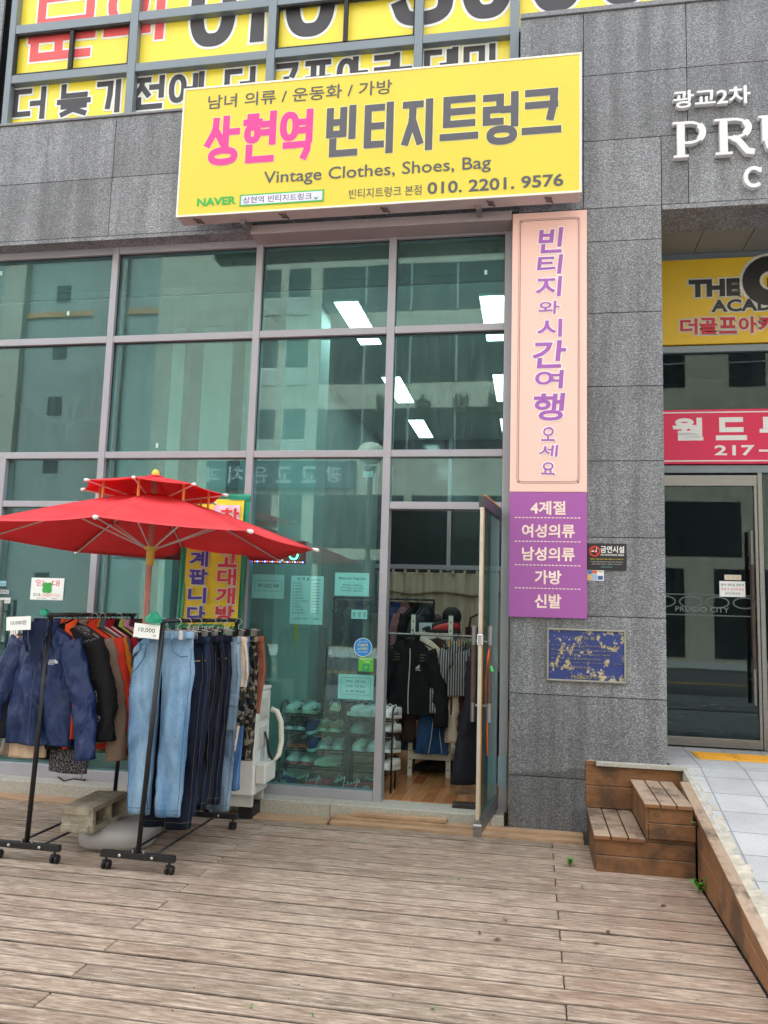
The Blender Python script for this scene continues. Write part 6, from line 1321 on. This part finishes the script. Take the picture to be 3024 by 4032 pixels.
# ================================================================ inside the shop
SH = thing('slotted_shelf', 'white slotted angle steel shelf with shoes on top inside the open doorway', 'shelf', (-.92, 1.3, GZ))
SHW = M('shelf_white', 'd3d5cd', .5, .1, .05)
for y in (1.078, 2.0):
    for x in (-1.095, -.745):
        m = MB(); m.box(x-.02, x+.02, y, y+.003, GZ, 1.575, 0); m.box(x-.02 if x < -1 else x+.017, x-.017 if x < -1 else x+.02, y+.0035, y+.04, GZ, 1.575, 0)
        for k in range(18): m.box(x-.006, x+.006, y-.0012, y-.0002, .18+k*.078, .205+k*.078-.012, 1)
        m.build('upright', [SHW, BLKP], SH)
for z in (1.355, .268):
    m = MB(); m.box(-1.075, -.765, 1.08, 1.084, z, z+.048); m.box(-1.075, -.765, 1.99, 1.994, z, z+.048); m.box(-1.118, -1.114, 1.125, 1.985, z, z+.048); m.box(-.726, -.722, 1.125, 1.985, z, z+.048); m.box(-1.11, -.73, 1.09, 1.98, z+.049, z+.056); m.build('shelf_board', SHW, SH)
for x, rz, lb in ((-.98, -65, 'left black leather shoe on the floor under the white shelf'), (-.86, -75, 'right black leather shoe on the floor under the white shelf')): shoe(lb, x, 1.35, GZ+.002, rz, BKS, BKS, None)
t = tag(MB().box(-1.05, -.93, 1.15, 1.40, 1.412, 1.50).build('shoe_box', M('pale_blue_card', 'a9bcc6', .7)), 'pale blue cardboard box on the white shelf', 'box')
for x, y, rz, u_, lb in ((-.90, 1.22, -60, BKS, 'black leather shoe on the white shelf'), (-.80, 1.20, -75, RDS, 'red shoe on the white shelf'), (-.86, 1.45, -65, TAN, 'brown patterned shoe at the back of the white shelf'), (-.98, 1.55, -60, BKS, 'black shoe at the back of the white shelf behind the box')): shoe(lb, x, y, 1.412, rz, u_, BKS, None)
tag(MB().ball((-.80, 1.72, 1.56), .10, 0, 16, 10, (1, 1, 1.05)).ball((-.83, 1.62, 1.52), .07, 0, 12, 6, (1.2, .9, .18)).build('cap', BKS, smooth=True), 'black cap on the far end of the white shelf', 'cap')
t = tag(MB().tube([(-.62, 1.6, 1.42), (-.60, 1.6, 1.56), (-.52, 1.6, 1.60), (-.44, 1.6, 1.56), (-.42, 1.6, 1.42)], .012, 8).loft([[(-.52+.13*math.cos(a*.4488), 1.6+.05*math.sin(a*.4488), z) for a in range(14)] for z in (1.36, 1.47)]).build('handbag', M('dark_red_bag', '4a1a20', .5)), 'dark red handbag at the right end behind the door', 'handbag')
BT = fabric('black_nylon', '141519', .2, 200)
j = jacket('black track jacket with white zip and dark stripes hanging in the doorway', -1.085, .90, 1.42, BT, .19, .68, .64, .045, 61, .05, zip_=M('pale_zip', 'c9cbc6', .5), amp=.02)
m = MB()
for k in range(3):
    for s_ in (-1, 1): m.tube([(s_*.09, -.055, -.145-k*.025), (s_*.15, -.062, -.147-k*.025), (s_*.195, -.04, -.15-k*.025)], .005, 5)
m.build('stripe', M('olive_stripe', '55533a', .7), j, local=True)
m = MB()
for k, h in enumerate((.012, .022, .032)): m.stroke([(.065+k*.012, -.265), (.075+k*.012-.008, -.265+h)], .008, -.092, cap=0)
put_text(m, 'adidas', (.06, .105, -.282, -.272), -.092, .02); m.build('emblem', M('emblem_white', 'dfe3ea', .7), j, local=True); hanger(-1.085, .90, 1.42, 'black hanger of the track jacket in the doorway')
jacket('cream cable knit sweater with one long sleeve showing behind the track jacket', -.99, 1.0, 1.42, fabric('cream_knit', 'd0c6b2', .14, 90), .20, .64, .78, .035, 67, .045, cat='sweater', name='hanging_sweater', collar=False, amp=.015); hanger(-.99, 1.0, 1.42, 'white wire hanger of the cream sweater', True)
jacket('dark brown top with tan swirl piping behind the cream sleeve', -.86, 1.03, 1.42, fabric('brown_jersey', '3a2a27', .15), .16, .74, .8, .03, 71, .04, cat='top', name='hanging_shirt', collar=False, trim=M('tan_piping', '5b463a', .7)); hanger(-.86, 1.03, 1.42, 'black hanger of the brown top')
jacket('grey and black rib striped cropped top hanging by wooden pegs', -.68, .92, 1.42, m_ribknit(), .095, .50, .52, .02, 73, .04, cat='top', name='hanging_shirt', collar=False, amp=.012); hanger(-.68, .92, 1.42, 'black hanger of the rib striped top', w_=.1)
m = MB(); m.box(-.745, -.725, .85, .87, 1.30, 1.36); m.box(-.655, -.635, .85, .87, 1.31, 1.37); tag(m.build('clothes_peg', M('peg_wood', 'b08a55', .7)), 'two wooden pegs holding the rib striped top', 'pegs')
t = thing('hanging_skirt', 'blue denim wrap skirt hanging low between the shelf uprights', 'skirt', (-.885, .98, .84)); m = MB()
torso(m, [(0, .105, .030, 0), (-.04, .11, .032, 0), (-.20, .128, .04, 0), (-.36, .140, .045, 0), (-.50, .150, .045, 0)], 81, .030, hem=.03); SKD = denim('skirt_denim', '1a3356', '335480'); m.build('cloth', SKD, t, smooth=True, local=True)
m = MB(); m.tube([(.01, -.062, -.01), (.015, -.066, -.2), (.0, -.075, -.36), (-.02, -.078, -.49)], .0035, 5); m.tube([(.06, -.062, -.12), (.075, -.072, -.3), (.10, -.07, -.48)], .003, 5); m.build('seam', M('stitch_pale', 'a9b4be', .8), t, local=True)
jacket('olive grey sweatshirt at the right end of the doorway rail', -.53, 1.15, 1.42, fabric('olive_grey', '5f6252', .12), .12, .60, .55, .03, 83, .05, cat='sweatshirt', name='hanging_sweatshirt', collar=False); hanger(-.53, 1.15, 1.42, 'black hanger of the olive grey sweatshirt', w_=.12)
trousers('wide charcoal navy trousers hanging close behind the glass door', -.43, .55, 1.30, fabric('charcoal_navy', '23242f', .12), .13, 1.0, .12, .13, 0, 87, R(30), 0, 'trousers', 'hanging_trousers', None, .06, .10, None, False); clip_hanger(-.43, .55, 1.30, 'black clip hanger of the charcoal trousers', .12, False)
for n, (x0, y0, x1, y1, z, lb) in enumerate(((-1.30, .98, -.36, .98, 1.395, 'thin steel clothes rail across the doorway in front of the white shelf'), (-1.95, 1.45, -.95, 1.45, 1.72, 'dark clothes rail behind the shoe racks'))):
    t = thing('clothes_rail', lb, 'clothes rail', ((x0+x1)/2, y0, GZ)); MB().tube([(x0, y0, z), (x1, y1, z)], .010, 10).build('bar', STEEL if n == 0 else BLACK, t)
    for x in (x0, x1): MB().tube([(x, y0, GZ), (x, y0, z)], .011, 10).build('post', BLACK, t)
cl = [('black long coat', '131417'), ('dark khaki trench coat', '55503f'), ('navy padded jacket', '1c2540'), ('dark green jacket', '1f4a3c'), ('charcoal overcoat', '2a2b2e'), ('dusty brown coat', '5a4a40'), ('ink blue denim jacket', '22355a'), ('dull rose cardigan', '7b565a'), ('jet black jumper', '101012'), ('dark grey hooded top', '3a3c40')]
for i, (lb, c) in enumerate(cl):
    x = -1.86+i*.092
    jacket(f'{lb} hanging on the dark rail behind the shoe racks', x, 1.45+random.uniform(-.02, .02), 1.72, fabric('coat_'+c, c, .2), .21, random.uniform(.72, 1.05), .62, .05, 100+i*3, .035, R(90+random.uniform(-28, 8)), 'coat', True, None, None, False, 'hanging_coat', 'coats on the dark rail'); hanger(x, 1.45, 1.72, f'black hanger of the {lb} on the dark rail', False, R(70))
for i, (lb, c, x, y) in enumerate((('black trousers', '17181b', -1.78, 1.25), ('dark indigo jeans', '1b2742', -1.60, 1.22), ('charcoal trousers', '2a2c30', -1.42, 1.25), ('faded blue jeans', '43597a', -1.24, 1.22))):
    trousers(f'{lb} on the low dark rail in the shop', x, y, 1.25, fabric('low_'+c, c, .2), .16, .85, .09, .09, 0, 130+i, R(20), 0, 'trousers', 'hanging_trousers', 'trousers on the low rail', .04, .08, None, False); clip_hanger(x, y, 1.25, f'black clip hanger of the {lb} on the low rail', .13, False)
t = thing('clothes_rail', 'low clothes rail with trousers in front of the dark rail', 'clothes rail', (-1.5, 1.23, GZ)); MB().tube([(-1.95, 1.23, 1.25), (-1.08, 1.23, 1.25)], .009, 8).build('bar', BLACK, t)
for x in (-1.95, -1.08): MB().tube([(x, 1.23, GZ), (x, 1.23, 1.25)], .010, 8).build('post', BLACK, t)
# curtain on the rear wall
cu = thing('curtain', 'beige curtain with scalloped valance on a rod at the rear of the shop', 'curtain', (-1.3, 6.35, GZ))
m = MB(); vs, fs = [], []; NX, NZ = 120, 14
for k, (y0, zt_, amp) in enumerate(((6.34, 2.20, .03), (6.30, 2.22, .02))):
    o = len(vs)
    for i in range(NX+1):
        x = -2.45+2.55*i/NX
        zb2 = .3 if k == 0 else 1.86+.05*abs(math.sin(x*3.3))
        for q in range(NZ+1): vs.append((x, y0+amp*math.sin(x*24)+.012*math.sin(x*61), zt_+(zb2-zt_)*q/NZ))
    for i in range(NX):
        for q in range(NZ): a = o+i*(NZ+1)+q; fs.append((a, a+1, a+NZ+2, a+NZ+1))
m.add(vs, fs); o = m.build('cloth', fabric('beige_curtain', 'b5b09c', .08, 120), cu, smooth=True); s_ = o.modifiers.new('thick', 'SOLIDIFY'); s_.thickness = .004
m = MB(); m.tube([(-2.45, 6.30, 2.24), (.12, 6.30, 2.24)], .014, 10); m.build('rod', BLACK, cu)
for i in range(14): MB().box(-2.38+i*.19-.02, -2.38+i*.19+.02, 6.278, 6.322, 2.20, 2.262).build('loop', fabric('beige_curtain2', 'b5b09c', .08, 120), cu)
# person sitting behind the shelf, only the dark hair to be seen
pe = thing('person', 'person with short dark hair in dark clothes, head just showing above the white shelf', 'person', (-1.42, 3.2, GZ))
sk = MB(); V = [(-1.42, 3.2, .62), (-1.42, 3.2, .85), (-1.42, 3.18, 1.10), (-1.42, 3.16, 1.30), (-1.42, 3.15, 1.40), (-1.42, 3.13, 1.50), (-1.42, 3.12, 1.58), (-1.62, 3.16, 1.25), (-1.68, 3.05, 1.0), (-1.60, 2.86, .92), (-1.22, 3.16, 1.25), (-1.16, 3.05, 1.0), (-1.24, 2.86, .92), (-1.52, 3.15, .58), (-1.53, 2.75, .58), (-1.53, 2.75, GZ+.05), (-1.32, 3.15, .58), (-1.31, 2.75, .58), (-1.31, 2.75, GZ+.05)]
E_ = [(0, 1), (1, 2), (2, 3), (3, 4), (4, 5), (5, 6), (3, 7), (7, 8), (8, 9), (3, 10), (10, 11), (11, 12), (0, 13), (13, 14), (14, 15), (0, 16), (16, 17), (17, 18)]
RA = [.15, .14, .15, .10, .05, .075, .07, .065, .05, .04, .065, .05, .04, .09, .07, .05, .09, .07, .05]
me = bpy.data.meshes.new('body'); me.from_pydata(V, E_, []); bo = bpy.data.objects.new('body', me); COL.objects.link(bo); bo.parent = pe; bo.location = -wloc(pe)
sm_ = bo.modifiers.new('skin', 'SKIN'); bo.modifiers.new('sub', 'SUBSURF').levels = 2; bo.modifiers['sub'].render_levels = 2
for i, r_ in enumerate(RA): me.skin_vertices[0].data[i].radius = (r_, r_*.8)
me.skin_vertices[0].data[0].use_root = True; me.materials.append(M('skin_tone', 'b98a70', .6))
m = MB(); m.loft([[(-1.42+w_*math.cos(a*.3142), 3.18+.12*math.sin(a*.3142)-.02, z) for a in range(20)] for z, w_ in ((.60, .21), (.9, .19), (1.15, .215), (1.28, .20), (1.36, .10), (1.40, .065))]); m.build('dark_top', fabric('person_top', '1c1d22', .15), pe, smooth=True)
m = MB(); rr = random.Random(5)
for i in range(90):
    a, b = rr.uniform(0, 6.28), rr.uniform(.15, 1.6); c = Vector((-1.42+.098*math.sin(b)*math.cos(a), 3.14+.105*math.sin(b)*math.sin(a)+.015, 1.54+.115*math.cos(b))); m.ball(c, rr.uniform(.018, .032), 0, 6, 5)
m.ball((-1.42, 3.15, 1.555), .105, 0, 16, 10); m.build('hair', M('dark_hair', '100e0e', .5, 0, .3, 60), pe, smooth=True)
t = thing('stool', 'dark stool under the person behind the shelf', 'stool', (-1.42, 3.22, GZ)); m = MB(); m.lathe((-1.42, 3.22, .46), [(.16, 0), (.165, .02), (.15, .035)], 20); m.build('seat', BLACK, t)
for a in range(4): MB().tube([(-1.42+.10*math.cos(R(45+90*a)), 3.22+.10*math.sin(R(45+90*a)), .46), (-1.42+.15*math.cos(R(45+90*a)), 3.22+.15*math.sin(R(45+90*a)), GZ)], .011, 8).build('leg', BLACK, t)
# cabinet by the inner column and hanging ribbon tag
tag(MB().box(-2.40, -2.29, .62, .9, GZ, 1.86).build('tall_cabinet', M('pale_cabinet', 'a9b6b2', .5), bev=.008), 'pale tall cabinet beside the column inside the window', 'cabinet')
t = thing('pennant', 'narrow yellow pointed paper tag hanging on the column inside the window', 'paper tag', (-2.05, .49, 1.3)); m = MB(); m.add([(-2.075, .493, 1.50), (-2.035, .493, 1.50), (-2.035, .493, 1.42), (-2.052, .493, 1.24), (-2.075, .493, 1.42)], [(0, 4, 3, 2, 1)]); m.add([(-2.075, .495, 1.50), (-2.035, .495, 1.50), (-2.035, .495, 1.42), (-2.052, .495, 1.24), (-2.075, .495, 1.42)], [(0, 1, 2, 3, 4)]); m.build('paper', M('tag_yellow', 'd8c23c', .6), t)

# ================================================================ the far side of the street (it shows in the glass)
BTILE = m_tile('beige_facade_tile', 'bdb8a8', 'b5b09f', 1.2, .62, (.35, .34, .31, 1), .012, .7); DKG = M('dark_window_glass', '20282b', .12, 0, .2, 1); LVR = M('louver_white', 'c6c6bd', .6)
O = thing('facing_building', 'beige tiled office block with louvred windows across the street, seen mirrored in the shop glass', 'building', (-5, -24, 0))
FY = -23.9
MB().box(-15.5, 14, -34, FY-.02, -.2, 23).build('wall', BTILE, O)
for fl in range(-1, 4):
    z0 = 10.45+fl*2.93; zz0 = z0
    for xa, xb in ((-10.95, -10.2), (-9.85, -8.95)):
        f = MB().box(xa, xb, FY-.019, FY+.0, z0+.75, z0+1.93).build('window', DKG, O); m = MB()
        for k in range(9): m.box(xa, xb, FY-.019, FY+.02, z0+k*.08, z0+k*.08+.05)
        m.build('louvre', LVR, f)
    f = MB().box(-8.45, -1.15, FY-.019, FY+.0, z0, z0+1.9).build('window', DKG, O); m = MB()
    for k in range(1, 4): m.box(-8.45+k*1.825-.04, -8.45+k*1.825+.04, FY+.001, FY+.03, z0, z0+1.9)
    m.build('frame', ALU2, f)
    for xa in (1.5, 4.4, 7.3, 10.2):
        f = MB().box(xa, xa+1.3, FY-.019, FY, z0, z0+1.9).build('window', DKG, O); MB().box(xa, xa+1.3, FY+.001, FY+.03, z0+.9, z0+.96).build('frame', ALU2, f)
for xa in (-14.5, -11.2, -8.2, -5.0, -1.2, 2.8, 6.6): MB().box(xa, xa+2.75, FY-.019, FY+.005, .2, 3.5).build('shopfront', DKG, O)
for xa, xb in ((-14.9, -13.2), (-12.6, -11.4), (-10.95, -10.2), (-9.85, -8.95), (-8.45, -4.9), (-4.6, -1.15), (1.5, 3.6), (4.4, 7.6)): MB().box(xa, xb, FY-.019, FY+.004, 3.95, 6.0).build('window', DKG, O)
DL = M('dark_letters', '3a3b38', .5)
for ch, xa, xb in (('수', -4.57, -3.93), ('밥', -3.07, -2.50), ('년', -1.75, -1.1), ('왜', -6.07, -5.5)):
    m = MB(); put_text(m, ch, (-xb, -xa, 9.2, 9.95), 0, .02, .1); m.v = [(-x, FY+.12-y, z) for x, y, z in m.v]; m.build('raised_letter', DL, O)
sg = thing('clinic_sign', 'dark teal sign with pale Korean letters across the street, mirrored in the glass', 'sign', (-9, FY+.1, 6.2))
MB().box(-12.9, -6.8, FY+.01, FY+.15, 6.25, 7.33).build('board', M('board_teal', '25444d', .5), sg)
m = MB(); xs = -6.8-.55
for i, ch in enumerate('광교고은치과'): put_text(m, ch, (-(xs-i*1.0), -(xs-i*1.0)+.62, 6.45, 7.1), 0, .02)
m.v = [(-x, FY+.16, z) for x, y, z in m.v]; m.build('lettering', M('sign_pale_letters', 'c9d2d2', .5), sg)
A2 = thing('apartment_tower', 'grey beige apartment block with slit windows across the street at the left', 'building', (-24, -30, 0))
MB().box(-60, -15.9, -42, -29.9, -.2, 30).build('wall', M('apartment_render', '858c8a', .8, 0, .06, 1), A2); MB().box(-21.9, -20.2, -29.89, -29.6, -.2, 30).build('wall_bay', M('apartment_grey', '858682', .8), A2); MB().box(-27.0, -25.8, -29.89, -29.5, -.2, 30).build('wall_bay', M('apartment_render2', 'a09b8f', .8), A2)
for z in range(1, 9):
    for x in (-24.2, -30, -33): MB().box(x, x+.75, -29.895, -29.86, z*2.95-.9, z*2.95+.0).build('window', DKG, A2)
MB().box(-29, -15.9, -29.894, -29.8, 16.0, 16.25).build('ochre_band', M('ochre_band', 'b0773a', .7), A2)
G2 = thing('dark_office_block', 'dark grey block with narrow window columns across the street, mirrored in the entrance door', 'building', (22, -26, 0))
MB().box(14.2, 40, -36, -24.6, -.2, 24).build('wall', M('dark_render', '4d534d', .8, 0, .08, 1), G2)
for z in range(7):
    for x in (15.2, 17.6, 20, 22.4, 24.8, 27.2): MB().box(x, x+.95, -24.59, -24.55, z*3.2+1, z*3.2+2.9).build('window', DKG, G2)
# street lamp by the pavement behind the camera
SLp = thing('street_lamp', 'grey post lamp with a round globe, mirrored in the middle pane', 'street lamp', (-3.78, -12, .0)); lx, lyy = -3.78, -11.9
m = MB(); m.lathe((lx, lyy, -.2), [(.16, 0), (.16, .5), (.07, .6), (.06, 4.9), (.11, 5.0), (.16, 5.15)], 16); m.build('post', M('lamp_post_grey', '6a6f6c', .5, .3), SLp, smooth=True); m = MB(); m.ball((lx, lyy, 5.27), .33, 0, 20, 12, (1, 1, .8)); m.build('globe', M('frosted_globe', 'd8d3c0', .4), SLp, smooth=True)
bpy.data.scenes.remove(TS)
